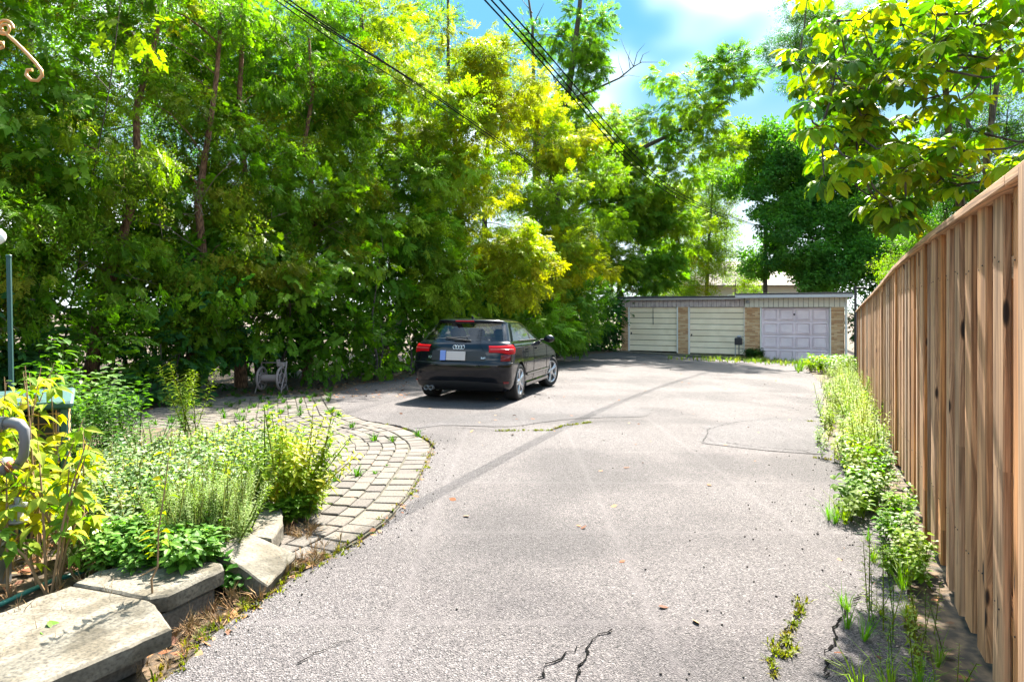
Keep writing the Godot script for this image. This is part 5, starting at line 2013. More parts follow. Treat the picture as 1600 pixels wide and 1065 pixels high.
# ---------- the garden bed with its low wall ----------
func build_bed() -> void:
	var wt := 0.18
	var dflt := func(px: float, py: float, y: float) -> Vector3: return at(px, py, (EYE - y) * FOC / (py - HOR))
	# soil behind the wall
	var bp := [Vector3(-1.72, 0, -2.3), Vector3(-1.75, 0, -3.2), Vector3(-1.78, 0, -3.7), Vector3(-1.82, 0, -4.6), Vector3(-2.08, 0, -5.6), Vector3(-2.42, 0, -6.75), Vector3(-3.45, 0, -7.5), Vector3(-5.8, 0, -7.75), Vector3(-7.5, 0, -7.5), Vector3(-6.5, 0, -1.0), Vector3(-2.4, 0, -1.0)]
	struct(obj("garden_soil", sheet(flat(ragged(bp, 0.03, 0.3)), 0.7, 0.115, 0.14), M.soil))
	var b := MB.new()
	var slab_a := []
	for q in [[268, 980], [242, 942], [233, 936.5], [170, 924.5], [111, 914.5], [60, 932], [10, 953], [-160, 1010], [-420, 1100], [-420, 1240], [-120, 1148], [75, 1063], [180, 1018]]:
		slab_a.append(dflt.call(q[0], q[1], wt))
	b.prism(chipped(slab_a), 0.075, 0.009)
	tag(obj("coping_slab", b.mesh(), M.concrete), "long pale concrete coping slab lying nearest the camera in the corner", "slab", "slabs of the low wall")
	b = MB.new()
	var slab_b := []
	for q in [[350, 888], [346, 879], [292, 872], [225, 878], [150, 892], [114, 911], [172, 922], [234, 934], [262, 929]]:
		slab_b.append(dflt.call(q[0], q[1], wt + 0.004))
	b.prism(chipped(slab_b), 0.075, 0.009)
	tag(obj("coping_slab", b.mesh(), M.concrete), "wedge of concrete coping between the long slab and the tilted slab", "slab", "slabs of the low wall")
	b = MB.new()
	var slab_c := []
	for q in [[394, 838], [424, 842], [442, 818], [440, 792], [408, 772], [372, 786]]:
		slab_c.append(dflt.call(q[0], q[1], 0.14))
	b.prism(chipped(slab_c), 0.1, 0.01)
	tag(obj("coping_slab", b.mesh(), M.concrete), "rounded concrete slab behind the tilted one, below the goldenrod bush", "slab", "slabs of the low wall")
	# the tilted loose slab
	b = MB.new()
	var tl := dflt.call(330, 857, 0.2) as Vector3
	var tr := dflt.call(388, 828, 0.19) as Vector3
	var br := dflt.call(464, 868, 0.055) as Vector3
	var bl := dflt.call(419, 912, 0.085) as Vector3
	var ctr := (tl + tr + br + bl) / 4.0
	var ex := ((br - tr) + (bl - tl)).normalized()
	var ez := ((tl - tr) + (bl - br)).normalized()
	ez = (ez - ex * ez.dot(ex)).normalized()
	var ey := ez.cross(ex)
	if ey.y < 0:
		ey = -ey
		ez = -ez
	var bs := Basis(ex, ey, ez)
	var pts := []
	for q in [tl, tr, br, bl]:
		var l: Vector3 = bs.inverse() * (q - ctr)
		pts.append(Vector3(l.x, 0, l.z))
	b.prism(chipped(pts), 0.075, 0.007)
	var loose := obj("loose_slab", b.mesh(), M.concrete)
	loose.transform = Transform3D(bs, ctr)
	tag(loose, "loose square concrete slab tilted down towards the lane", "slab")
	# blocks of the wall under the coping
	var wall := thing("low_wall", "low wall of grey brown blocks under the coping slabs", "wall", Vector3(-1.6, 0, -2.9))
	var line := [Vector3(-2.35, 0, -1.55), Vector3(-1.72, 0, -2.36), Vector3(-1.54, 0, -2.68), Vector3(-1.62, 0, -2.9), Vector3(-1.5, 0, -3.24), Vector3(-1.62, 0, -3.42)]
	for i in line.size() - 1:
		var a: Vector3 = line[i]
		var e: Vector3 = line[i + 1]
		var n: int = max(1, int(a.distance_to(e) / 0.2))
		for k in n:
			var p := a.lerp(e, (k + 0.5) / n)
			var d := (e - a).normalized()
			b = MB.new()
			b.box(Vector3.ZERO, Vector3(a.distance_to(e) / n - 0.006, 0.105, 0.14), 0.01)
			var o := obj("block", b.mesh(), M["paver%d" % (rng.randi() % 4)], wall)
			var side := d.cross(Vector3.UP)
			o.transform = Transform3D(Basis(d, Vector3.UP, side), p - side * 0.075 + Vector3(0, 0.045, 0) - wall.position)
	plant_bed()

func chipped(ps: Array) -> Array:   # an outline with worn, uneven edges
	var o := []
	for i in ps.size():
		var a: Vector3 = ps[i]
		var e: Vector3 = ps[(i + 1) % ps.size()]
		var n := int(clampf(a.distance_to(e) / 0.05, 1, 30))
		for k in n:
			var w := 0.002 if k == 0 else 0.0035
			o.append(a.lerp(e, float(k) / n) + Vector3(rnd(-w, w), rnd(-0.001, 0.001), rnd(-w, w)))
	return o

func spots(n: int, c: Vector3, r: Vector2, y: float) -> Array:
	var o := []
	for i in n:
		var a := rnd(0, TAU)
		var q := sqrt(rng.randf())
		o.append(Vector3(c.x + cos(a) * q * r.x, y, c.z + sin(a) * q * r.y))
	return o

func place(ps: Array, origin: Vector3, s0: float, s1: float, pal: Array, xs: Array, ts: Array, tilt := 0.25) -> void:
	for p in ps:
		var bs := Basis(Vector3(rnd(-1, 1), 0, rnd(-1, 1)).normalized(), rnd(0, tilt)) * Basis(Vector3.UP, rnd(0, TAU))
		xs.append(Transform3D(bs.scaled(Vector3.ONE * rnd(s0, s1)), p - origin))
		var c := mixpal(pal)
		var l := rnd(0.8, 1.2)
		ts.append(Color(c.r * l, c.g * l, c.b * l))

func shrub(called: String, label: String, cat: String, at0: Vector3, meshes: Array, lists: Array, pal: Array, m: Material, s0: float, s1: float, tilt := 0.25, group := "") -> Node3D:
	var root := thing(called, label, cat, at0, group)
	for k in meshes.size():
		var xs := []
		var ts := []
		place(lists[k], at0, s0, s1, pal, xs, ts, tilt)
		scatter("foliage", meshes[k], m, xs, ts, root)
	return root

func plant_bed() -> void:
	var gy := 0.115
	var gold := [stalk_plant(401, 0.58, 40, 0.11, 0.026, Color(1.6, 1.15, 0.5)), stalk_plant(402, 0.62, 44, 0.11, 0.028, Color(1.8, 1.2, 0.5))]
	rng.seed = 501
	var GP := [Color(0.22, 0.34, 0.02), Color(0.32, 0.4, 0.024), Color(0.42, 0.42, 0.02), Color(0.16, 0.27, 0.02)]
	# goldenrod bush at the end of the wall
	var c := gp(460, 815)
	c.y = 0.02
	shrub("goldenrod_bush", "bushy yellow green goldenrod at the near corner of the paving", "bush", c, gold, [spots(26, c + Vector3(-0.08, 0, -0.12), Vector2(0.24, 0.24), 0.03), spots(26, c + Vector3(-0.1, 0, -0.15), Vector2(0.28, 0.26), 0.03)], GP, M.leaf, 0.5, 1.3, 0.75)
	var low := [leafy_plant(411, 0.2, 12, 0.06, 0.75)]
	shrub("leafy_weed", "bright low leafy weed at the foot of the goldenrod bush", "plant", c + Vector3(0.02, 0, 0.12), low, [spots(12, c + Vector3(0.02, 0, 0.12), Vector2(0.16, 0.1), 0.02)], [Color(0.1, 0.24, 0.015), Color(0.15, 0.26, 0.02)], M.leaf, 0.8, 1.1)
	# lone goldenrod behind
	var g2 := Vector3(-3.5, gy, -6.9)
	shrub("goldenrod_plant", "single tall feathery goldenrod plant standing clear of the dark hedge", "plant", g2, [stalk_plant(403, 0.82, 70, 0.14, 0.015, Color(1.5, 1.1, 0.6))], [spots(8, g2, Vector2(0.12, 0.1), gy)], [Color(0.2, 0.27, 0.02), Color(0.16, 0.25, 0.02)], M.leaf, 0.7, 1.15, 0.5)
	# variegated ground cover
	var cover := [leafy_plant(421, 0.24, 16, 0.036, 0.6), leafy_plant(422, 0.26, 16, 0.034, 0.62)]
	var PALE := [Color(0.38, 0.46, 0.3), Color(0.16, 0.28, 0.09), Color(0.5, 0.55, 0.4), Color(0.1, 0.2, 0.05)]
	rng.seed = 502
	var e0 := Vector3(-2.5, gy, -5.0)
	shrub("variegated_shrub", "low shrub with small pale edged leaves filling the middle of the bed", "shrub", e0, cover, [spots(230, e0, Vector2(0.75, 1.25), gy), spots(230, e0 + Vector3(-0.1, 0, -0.2), Vector2(0.7, 1.2), gy)], PALE, M.leaf, 0.7, 1.35, 0.5)
	# soft fine leaved shrub next to the loose slab
	var fine := [stalk_plant(431, 0.34, 90, 0.042, 0.006), stalk_plant(432, 0.38, 90, 0.042, 0.006)]
	var y0 := Vector3(-1.82, gy, -3.78)
	shrub("fine_leaved_shrub", "grey green soft needle leaved shrub beside the tilted slab", "shrub", y0, fine, [spots(80, y0, Vector2(0.26, 0.34), gy), spots(80, y0, Vector2(0.26, 0.34), gy)], [Color(0.24, 0.34, 0.1), Color(0.32, 0.42, 0.15), Color(0.17, 0.27, 0.07)], M.leaf, 0.75, 1.2, 0.55)
	# green cut-leaved plant by the wedge of coping
	var cut := [leafy_plant(441, 0.22, 18, 0.05, 0.6)]
	var q0 := Vector3(-1.92, gy, -3.45)
	shrub("cut_leaved_plant", "fresh green small leaved plant behind the wedge of coping", "plant", q0, cut, [spots(60, q0, Vector2(0.36, 0.22), gy)], [Color(0.1, 0.26, 0.03), Color(0.16, 0.33, 0.04), Color(0.22, 0.38, 0.09)], M.leaf, 0.7, 1.2, 0.45)
	# dark and mid green plants further back
	var back := [["lilac_bush", "green heart leaved bush on bare stems in front of the teal post", Vector3(-5.0, gy, -7.0), leafy_plant(451, 1.0, 18, 0.13, 0.72), 7, 0.3], ["pale_bush", "light green arching bush between the yellow vine and the hedge", Vector3(-3.9, gy, -6.0), leafy_plant(452, 0.85, 26, 0.085, 0.5), 16, 0.6], ["broad_weed", "upright weed with broad pointed leaves at the back of the bed", Vector3(-4.0, gy, -6.4), leafy_plant(453, 0.6, 12, 0.13, 0.45), 6, 0.3], ["green_weeds", "mid green weeds behind the pale edged shrub", Vector3(-3.5, gy, -5.6), stalk_plant(454, 0.4, 30, 0.09, 0.02), 60, 0.6]]
	for q in back:
		rng.seed = 510
		shrub(q[0], q[1], "bush" if q[0].ends_with("bush") else "plant", q[2], [q[3]], [spots(q[4], q[2], Vector2(q[5], q[5] * 0.7), gy)], [Color(0.06, 0.16, 0.025), Color(0.1, 0.22, 0.05), Color(0.15, 0.27, 0.07)], M.leaf, 0.7, 1.15, 0.4)
	# yellow leaved vine in the corner: canes and large leaves, each leaf its own
	var leaves := []
	for k in 5:
		rng.seed = 600 + k
		var b := MB.new()
		b.col = Color(0.7, 0.6, 0.5)
		b.tube([Vector3.ZERO, Vector3(0, 0.005, 0.04)], 0.002, 3, false)
		b.col = Color.WHITE
		var n := 3 if k < 3 else 1
		for j in n:
			var a: float = (j - (n - 1) / 2.0) * 0.95 + rnd(-0.15, 0.15)
			round_leaf(b, Vector3(0, 0.005, 0.04), Vector3(sin(a), rnd(-0.15, 0.15), cos(a)), Vector3(rnd(-0.15, 0.15), 1, 0), 0.084 * rnd(0.85, 1.1), 0.04 * rnd(0.9, 1.15), rnd(0.1, 0.25), rnd(0.25, 0.5), [0.06, 0.6, 1.0, 0.92, 0.62, 0.3, 0.0])
		leaves.append(b.mesh())
	var lm := []
	for q in [Color(0.33, 0.36, 0.012), Color(0.22, 0.31, 0.016), Color(0.42, 0.36, 0.01), Color(0.13, 0.25, 0.02), Color(0.27, 0.34, 0.03)]:
		var m := leaf_mat(1.0, 0.68)
		m.albedo_color = (q as Color).linear_to_srgb()
		lm.append(m)
	rng.seed = 620
	var v0 := Vector3(-2.3, gy, -2.75)
	var vine := thing("yellow_vine", "sprawling yellow green vine with large pointed leaves over the grey pipes", "vine", v0)
	var canes := MB.new()
	var made := 0
	var xs := []
	var ts := []
	for k in 62:
		var s := v0 + Vector3(rnd(-1.0, -0.1), 0, rnd(-0.9, -0.25))
		if k < 34:
			s = Vector3(rnd(-2.75, -2.1), gy, rnd(-3.4, -2.75))
			if k < 22:
				s = Vector3(rnd(-2.75, -2.22), gy, rnd(-3.4, -3.02))
			elif k < 34:
				s = Vector3(rnd(-3.15, -2.6), gy, rnd(-3.9, -3.4))
		elif k > 46:
			s = v0 + Vector3(rnd(-1.3, -0.5), 0, rnd(-1.5, -0.8))
		var h := rnd(0.45, 1.15) * clampf((-1.85 - s.x) / 0.6, 0.5, 1.0)
		var lean := Vector3(rnd(-0.35, 0.15), 0, rnd(-0.4, 0.2))
		if s.x > -2.1:
			lean.x = rnd(-0.3, 0.15)
		var e := s + Vector3(0, h, 0) + lean
		var m := s.lerp(e, 0.55) + Vector3(0, 0.1, 0)
		canes.xf = Transform3D(Basis(), -v0)
		canes.tube([s, s.lerp(m, 0.5) + Vector3(0, 0.05, 0), m, e], [0.007, 0.006, 0.005, 0.002], 5)
		var n := 9
		for j in n:
			var t := 0.3 + 0.7 * float(j) / n
			var p: Vector3 = s.lerp(m, t / 0.55) if t < 0.55 else m.lerp(e, (t - 0.55) / 0.45)
			var a := j * 2.4 + rnd(-0.5, 0.5)
			if made > 296:
				xs.append(Transform3D(facing(Vector3(cos(a), rnd(-0.7, 0.1), sin(a)), rnd(-0.6, 0.6), rnd(0.75, 1.3)), p - v0))
				ts.append([Color(0.36, 0.38, 0.012), Color(0.22, 0.31, 0.016), Color(0.42, 0.38, 0.01)][rng.randi() % 3])
				continue
			var o := MeshInstance3D.new()
			o.mesh = leaves[rng.randi() % 5]
			o.material_override = lm[rng.randi() % 5]
			o.name = "leaf" if made == 0 else "leaf_%03d" % made
			vine.add_child(o, true)
			made += 1
			o.transform = Transform3D(facing(Vector3(cos(a), rnd(-0.7, 0.1), sin(a)), rnd(-0.6, 0.6), rnd(0.75, 1.3)), p - v0)
	obj("canes", canes.mesh(), M.twig, vine)
	scatter("foliage", leaves[0], leaf_mat(1.0, 0.68), xs, ts, vine)
	# sapling growing up in front of the wall
	var s0 := gp(243, 930)
	s0 = at(241, 930, 2.98)
	s0.y = 0.03
	var sap := thing("sapling", "thin woody sapling with yellow leaves growing up between the slabs", "sapling", s0)
	var b2 := MB.new()
	var pts := [Vector3.ZERO, at(236, 905, 2.98) - s0, at(246, 885, 2.98) - s0, at(247, 830, 3.0) - s0, at(256, 770, 3.02) - s0, at(266, 690, 3.05) - s0]
	pts[1].x -= 0.0
	b2.tube(pts, [0.005, 0.005, 0.004, 0.0035, 0.003, 0.0015], 6)
	b2.tube([pts[2], at(218, 900, 2.96) - s0], [0.004, 0.002], 4)
	obj("stem", b2.mesh(), M.twig, sap)
	for k in 26:
		var t := rnd(0.45, 1.0) * 4.99
		var i := int(t)
		var p: Vector3 = pts[i].lerp(pts[i + 1], t - i)
		var o := obj("leaf", leaves[3 + rng.randi() % 2], lm[rng.randi() % 5], sap)
		var a := rnd(0, TAU)
		o.transform = Transform3D(facing(Vector3(cos(a), rnd(-0.2, 0.4), sin(a)), rnd(-0.6, 0.6), rnd(0.45, 0.75)), p)
	# small weeds at the foot of the wall
	var wl := ["small weed in the notch between the long slab and the wedge", "small weed under the corner of the tilted slab", "low weed against the face of the long slab"]
	var wp := [gp(268, 952), gp(352, 925), gp(95, 1062)]
	for k in 3:
		shrub("wall_weed", wl[k], "plant", wp[k], [leafy_plant(460 + k, 0.14, 8, 0.055, 0.8)], [spots([5, 4, 6][k], wp[k] + Vector3(0, 0, 0), Vector2(0.09 if k < 2 else 0.16, 0.05), 0.01)], [Color(0.07, 0.2, 0.03), Color(0.12, 0.26, 0.04)], M.leaf, 0.7, 1.2, 0.4, "weeds at the foot of the low wall")

# ---------- things standing about ----------
func build_yard_things() -> void:
	rng.seed = 700
	# hose reel
	var p := gp(424, 612)
	var basis := Basis(Vector3.UP, -0.06).scaled(Vector3.ONE * 0.95)
	var r := thing("hose_reel", "empty taupe plastic hose reel cart standing at the hedge foot", "hose reel", p, "", basis)
	var b := MB.new()
	b.xf = Transform3D(Basis(Vector3(0, 0, 1), PI / 2), Vector3(0, 0.27, 0))
	b.lathe([[0.0, -0.19], [0.075, -0.19], [0.075, 0.19], [0.0, 0.19]], 18)
	obj("drum", b.mesh(), M.taupe, r)
	for s: float in [-1.0, 1.0]:
		b = MB.new()
		b.xf = Transform3D(Basis(Vector3(0, 0, 1), PI / 2), Vector3(s * 0.2, 0.27, 0))
		b.lathe([[0.1, -0.012], [0.12, -0.012], [0.12, 0.012], [0.1, 0.012], [0.1, -0.012]], 20)
		b.lathe([[0.2, -0.018], [0.23, -0.022], [0.245, 0.0], [0.23, 0.022], [0.2, 0.018], [0.2, -0.018]], 26)
		for k in 6:
			var a := TAU * k / 6.0
			b.tube([Vector3(cos(a) * 0.07, 0, sin(a) * 0.07), Vector3(cos(a) * 0.2, 0, sin(a) * 0.2)], 0.016, 5)
		obj("disc", b.mesh(), M.taupe, r)
		b = MB.new()
		b.tube([Vector3(s * 0.26, 0.0, 0.16), Vector3(s * 0.25, 0.28, 0.02), Vector3(s * 0.25, 0.3, -0.02), Vector3(s * 0.26, 0.0, -0.18)], 0.012, 6)
		obj("leg", b.mesh(), M.taupe, r)
		b = MB.new()
		b.tube([Vector3(s * 0.25, 0.28, -0.02), Vector3(s * 0.255, 0.5, -0.1), Vector3(s * 0.255, 0.6, -0.12)], 0.017, 6)
		obj("upright", b.mesh(), M.taupe, r)
	b = MB.new()
	b.tube([Vector3(-0.255, 0.57, -0.115), Vector3(0.255, 0.57, -0.115)], 0.014, 6)
	obj("handle", b.mesh(), M.taupe, r)
	b = MB.new()
	b.box(Vector3(0.17, 0.54, -0.06), Vector3(0.15, 0.09, 0.11), 0.015)
	b.box(Vector3(0.11, 0.6, -0.06), Vector3(0.06, 0.08, 0.07), 0.01)
	obj("hose_guide", b.mesh(), M.taupe, r)
	# teal post and globe at the left edge
	var tp := at(16, 400, 6.4)
	var tb := Vector3(tp.x, 0.1, tp.z)
	var post := thing("garden_post", "slim teal metal post standing in front of the dark hedge", "post", tb)
	b = MB.new()
	b.box(Vector3(0, (tp.y - 0.1) / 2, 0), Vector3(0.042, tp.y - 0.1, 0.03), 0.006, Basis(Vector3(0, 0, 1), 0.02))
	obj("shaft", b.mesh(), M.teal, post)
	b = MB.new()
	b.box(Vector3(-0.02, tp.y - 0.1, 0), Vector3(0.05, 0.03, 0.036), 0.008)
	obj("post_cap", b.mesh(), M.teal, post)
	var gl := at(-7, 369, 5.6)
	var gb := Vector3(gl.x, 0.1, gl.z)
	var lamp := thing("globe_lamp", "white globe on a thin post at the left edge above the teal post", "lamp", gb)
	b = MB.new()
	b.xf = Transform3D(Basis(), gl - gb)
	b.lathe([[0.0, -0.075], [0.04, -0.065], [0.066, -0.035], [0.075, 0.0], [0.066, 0.035], [0.04, 0.065], [0.0, 0.075]], 18)
	obj("globe", b.mesh(), M.globe, lamp)
	b = MB.new()
	b.tube([Vector3.ZERO, gl - gb - Vector3(0, 0.06, 0)], 0.018, 6)
	obj("stem", b.mesh(), M.dark_metal, lamp)
	# teal cooling unit with a wire guard
	var ub := Vector3(-3.42, 0.1, -4.2)
	var unit := thing("cooling_unit", "teal metal cooling unit with a wire guard half hidden by yellow leaves", "cooling unit", ub, "", Basis(Vector3.UP, 0.588).scaled(Vector3(1, 0.93, 1)))
	b = MB.new()
	for sx: float in [-1, 1]:
		for sz: float in [-1, 1]:
			b.box(Vector3(sx * 0.4, 0.42, sz * 0.4), Vector3(0.05, 0.84, 0.05), 0.01)
	b.box(Vector3(0, 0.03, 0), Vector3(0.85, 0.06, 0.85), 0.01)
	obj("frame", b.mesh(), M.teal, unit)
	b = MB.new()
	b.box(Vector3(0, 0.86, 0), Vector3(0.9, 0.05, 0.9), 0.015)
	obj("lid", b.mesh(), M.teal, unit)
	b = MB.new()
	for k in 12:
		b.tube([Vector3(-0.4, 0.08 + k * 0.066, 0.42), Vector3(0.4, 0.08 + k * 0.066, 0.42)], 0.004, 4)
		b.tube([Vector3(0.42, 0.08 + k * 0.066, 0.4), Vector3(0.42, 0.08 + k * 0.066, -0.4)], 0.004, 4)
	for k in 9:
		b.tube([Vector3(-0.36 + k * 0.09, 0.06, 0.425), Vector3(-0.36 + k * 0.09, 0.83, 0.425)], 0.004, 4)
	obj("wire_guard", b.mesh(), M.gold, unit)
	b = MB.new()
	b.box(Vector3(0, 0.44, 0), Vector3(0.74, 0.74, 0.74), 0.03)
	obj("coil", b.mesh(), M.dark_metal, unit)
	# gas meter and its pipes
	var mp := at(-40, 830, 3.2)
	mp.y = 0.1
	var gm := thing("gas_meter", "grey gas meter with elbow pipes among the yellow leaves", "gas meter", mp)
	b = MB.new()
	b.box(at(-12, 880, 3.25) - mp, Vector3(0.13, 0.3, 0.14), 0.03)
	obj("meter_body", b.mesh(), M.galv, gm)
	b = MB.new()
	b.xf = Transform3D(Basis(Vector3(0, 0, 1), -PI / 2), at(-10, 728, 3.2) - mp)
	b.lathe([[0.0, -0.12], [0.035, -0.12], [0.035, 0.04], [0.045, 0.045], [0.045, 0.07], [0.028, 0.075], [0.028, 0.082]], 16)
	var reg := obj("regulator", b.mesh(), M.galv, gm)
	b = MB.new()
	b.xf = Transform3D(Basis(Vector3(0, 0, 1), -PI / 2), at(-10, 728, 3.2) - mp)
	b.lathe([[0.0, 0.076], [0.03, 0.076], [0.028, 0.09], [0.0, 0.094]], 14)
	obj("cap", b.mesh(), M.rust, reg)
	b = MB.new()
	b.tube([at(-160, 662, 3.15) - mp, at(-10, 661, 3.15) - mp, at(18, 660, 3.15) - mp, at(30, 663, 3.15) - mp, at(37, 672, 3.15) - mp, at(38, 690, 3.15) - mp, at(36, 712, 3.17) - mp, at(26, 728, 3.2) - mp], [0.024, 0.024, 0.026, 0.027, 0.025, 0.022, 0.022, 0.022], 12)
	b.tube([at(-2, 661, 3.15) - mp, at(9, 661, 3.15) - mp], [0.033, 0.033], 12)
	obj("elbow_pipe", b.mesh(), M.galv, gm)
	b = MB.new()
	b.xf = Transform3D(Basis(), at(28, 800, 3.2) - mp)
	b.lathe([[0.0, -0.05], [0.045, -0.05], [0.045, -0.035], [0.022, -0.03], [0.022, 0.02], [0.04, 0.025], [0.04, 0.04], [0.018, 0.045], [0.018, 0.075], [0.0, 0.08]], 14)
	obj("valve", b.mesh(), M.steel, gm)
	# hose, tray
	var hp := []
	for q in [[-60, 962], [0, 944], [40, 925], [85, 905], [120, 896], [155, 880], [186, 868], [205, 862], [225, 858]]:
		hp.append(at(q[0], q[1], (EYE - 0.14) * FOC / (q[1] - HOR)))
	b = MB.new()
	b.tube(hp, 0.0115, 8)
	tag(obj("garden_hose", b.mesh(), M.hose), "dark green garden hose lying along the back of the coping", "hose")
	var tc := at(133, 772, 3.6)
	tc.y = 0.25
	var tray := thing("plastic_tray", "pale lime plastic tray lying in the bed under the leaves", "tray", Vector3(tc.x, 0.115, tc.z), "", Basis(Vector3.UP, 0.3))
	b = MB.new()
	b.box(Vector3(0, 0.14, 0), Vector3(0.24, 0.03, 0.2), 0.01)
	obj("lid", b.mesh(), M.lime, tray)
	b = MB.new()
	b.box(Vector3(0, 0.06, 0), Vector3(0.2, 0.12, 0.17), 0.01)
	obj("tub", b.mesh(), M.lime, tray)
	# wrought scroll hook reaching in from the left
	var so := at(-120, 60, 2.0)
	var hook := thing("scroll_bracket", "gilded wrought iron scroll bracket hanging in from the upper left", "bracket", so)
	b = MB.new()
	var path := []
	for q in [[-160, -10], [-60, 20], [-20, 42], [8, 52], [24, 66], [40, 82], [54, 97], [64, 110], [65, 118], [58, 126], [48, 125], [40, 117], [42, 109], [50, 109]]:
		path.append(at(q[0], q[1], 2.0) - so)
	b.tube(path, 0.0052, 8)
	obj("scroll", b.mesh(), M.gold, hook)
	b = MB.new()
	path = []
	for k in 26:
		var a := k * 0.42
		path.append(at(6, 44, 2.0) - so + Vector3(cos(a), sin(a), 0) * 0.002 * (14.0 - k * 0.42))
	b.tube(path, 0.0045, 7)
	obj("curl", b.mesh(), M.gold, hook)
	b = MB.new()
	b.tube([at(-160, -10, 2.0) - so, at(-160, 120, 2.0) - so, at(-60, 90, 2.0) - so, at(-8, 78, 2.0) - so, at(4, 73, 2.0) - so, at(4, 67, 2.0) - so, at(-6, 66, 2.0) - so], 0.0055, 8)
	obj("brace", b.mesh(), M.gold, hook)

# ---------- weeds, litter, moss ----------
func build_weeds() -> void:
	rng.seed = 800
	var GP := [Color(0.2, 0.33, 0.013), Color(0.29, 0.39, 0.015), Color(0.38, 0.42, 0.016), Color(0.14, 0.28, 0.016)]
	var st := [stalk_plant(801, 0.55, 34, 0.085, 0.013), stalk_plant(802, 0.62, 34, 0.09, 0.015)]
	var gr := tuft(803, 0.32, 30, 0.003, 0.8)
	var lf := leafy_plant(804, 0.42, 14, 0.085, 0.7)
	var sm := leafy_plant(805, 0.32, 18, 0.05, 0.5)
	rng.seed = 810
	# weeds grow along the fence foot: stalks mid way, broad leaves near, a tall clump far off
	var groups := [["feathery yellow green weeds crowding the middle of the fence foot", 7.0, 13.5, 0.66, 230, 0.5, 1.0], ["tall yellow green weeds along the far fence foot", 13.5, 21.5, 0.66, 170, 0.5, 1.0]]
	for g in groups:
		var o := on_lane((g[1] + g[2]) / 2, 0.2)
		var la := []
		var lb := []
		var lc := []
		for k in g[4]:
			var u := rnd(g[1], g[2])
			var wd: float = g[3] * (1.0 if u > 8.5 else 0.6) * (0.75 + 0.45 * sin(u * 2.3) * cos(u * 0.9 + 1.0))
			var q := on_lane(u, 0.42 - wd * pow(rng.randf(), 1.3))
			[la, lb, lc][k % 3].append(q)
			if k % 2 == 0:
				lc.append(on_lane(rnd(g[1], g[2]), 0.4 - wd * rnd(0.2, 1.05)))
		shrub("fence_weeds", g[0], "weeds", o, [st[0], st[1], sm], [la, lb, lc], GP, M.leaf, g[5], g[6], 0.35, "weeds along the fence")
	var near := [["broad leaved weeds at the fence foot beside the grey boards", 5.0, 7.6, 0.4, 52, lf, 0.35, 0.75], ["low leafy weeds climbing the lower fence boards", 3.9, 5.3, 0.24, 26, lf, 0.3, 0.6], ["green weeds by the nearest fence post", 2.3, 3.7, 0.34, 28, st[1], 0.3, 0.7], ["bright bushy weeds where the fence meets the garages", 21.0, 24.5, 1.3, 46, lf, 0.9, 1.5]]
	for g in near:
		var o := on_lane((g[1] + g[2]) / 2, 0.3)
		var la := []
		var lb := []
		for k in g[4]:
			la.append(on_lane(rnd(g[1], g[2]), 0.46 - g[3] * rng.randf()))
			if k % 2 == 0:
				lb.append(on_lane(rnd(g[1], g[2]), 0.46 - g[3] * rnd(0.2, 1.3)))
		var meshes := [g[5], gr]
		shrub("fence_weeds", g[0], "weeds", o, meshes, [la, lb], [Color(0.09, 0.22, 0.015), Color(0.15, 0.27, 0.018), Color(0.22, 0.3, 0.02)], M.leaf, g[6], g[7], 0.4, "weeds along the fence")
	# vine leaves hanging over the garage's left corner
	var vx := []
	var vt := []
	var vr := on_lane(29.3, -8.95)
	var vm := spray_broad(820, 0.11, 0.9, 6)
	rng.seed = 821
	for k in 130:
		var along := rnd(0, 1)
		var q := lane(29.25 + rnd(-0.1, 0.25), -9.1 + pow(along, 2.0) * 2.6, 2.12 - rnd(0, 0.22) - (rnd(0.0, 1.7) if along < 0.3 else 0.0))
		vx.append(Transform3D(facing(Vector3(rnd(-0.6, 0.6), rnd(-0.8, 0.3), rnd(0.2, 1)), rnd(-0.5, 0.5), rnd(0.7, 1.2)), q - vr))
		var c := mixpal([Color(0.04, 0.12, 0.02), Color(0.08, 0.18, 0.03), Color(0.12, 0.05, 0.02)])
		vt.append(c)
	var vine := thing("roof_vine", "dark vine hanging over the left corner of the garage roof", "vine", vr)
	var b := MB.new()
	b.tube([Vector3.ZERO, Vector3(0, 1.4, 0.1), lane(29.3, -8.8, 2.15) - vr, lane(29.2, -7.4, 2.17) - vr, lane(29.3, -6.4, 2.16) - vr], [0.02, 0.018, 0.015, 0.01, 0.005], 5)
	obj("stem", b.mesh(), M.bark, vine)
	scatter("foliage", vm, M.leaf, vx, vt, vine)
	# small shrub at the foot of the brick pier
	var bq := on_lane(28.5, -3.1)
	shrub("pier_shrub", "small dark green shrub at the foot of the middle brick pier", "shrub", bq, [lf], [spots(22, bq, Vector2(0.4, 0.25), bq.y)], [Color(0.03, 0.1, 0.02), Color(0.07, 0.16, 0.02)], M.leaf, 0.8, 1.3, 0.5)
	# grass before the garages, moss and tufts in joints and cracks
	var xs := []
	var ts := []
	var q2 := []
	for k in 420:
		var u := rnd(24.6, 28.4)
		var v := rnd(-6.5, 0.0)
		if v < -2.6 - (28.4 - u) * 0.9:
			continue
		q2.append(on_lane(u, v))
	for k in 70:
		q2.append(on_lane(rnd(26.4, 27.8), -2.6 - rnd(0, 1) * rnd(0, 4.0)))
	place(q2, Vector3.ZERO, 0.3, 0.75, [Color(0.2, 0.26, 0.03), Color(0.28, 0.3, 0.05), Color(0.12, 0.22, 0.02)], xs, ts)
	scatter("grass", gr, M.leaf, xs, ts).set_meta("label", "patchy grass in front of the lilac garage door")
	xs = []
	ts = []
	var moss := tuft(830, 0.045, 12, 0.004, 1.2)
	rng.seed = 831
	q2 = []
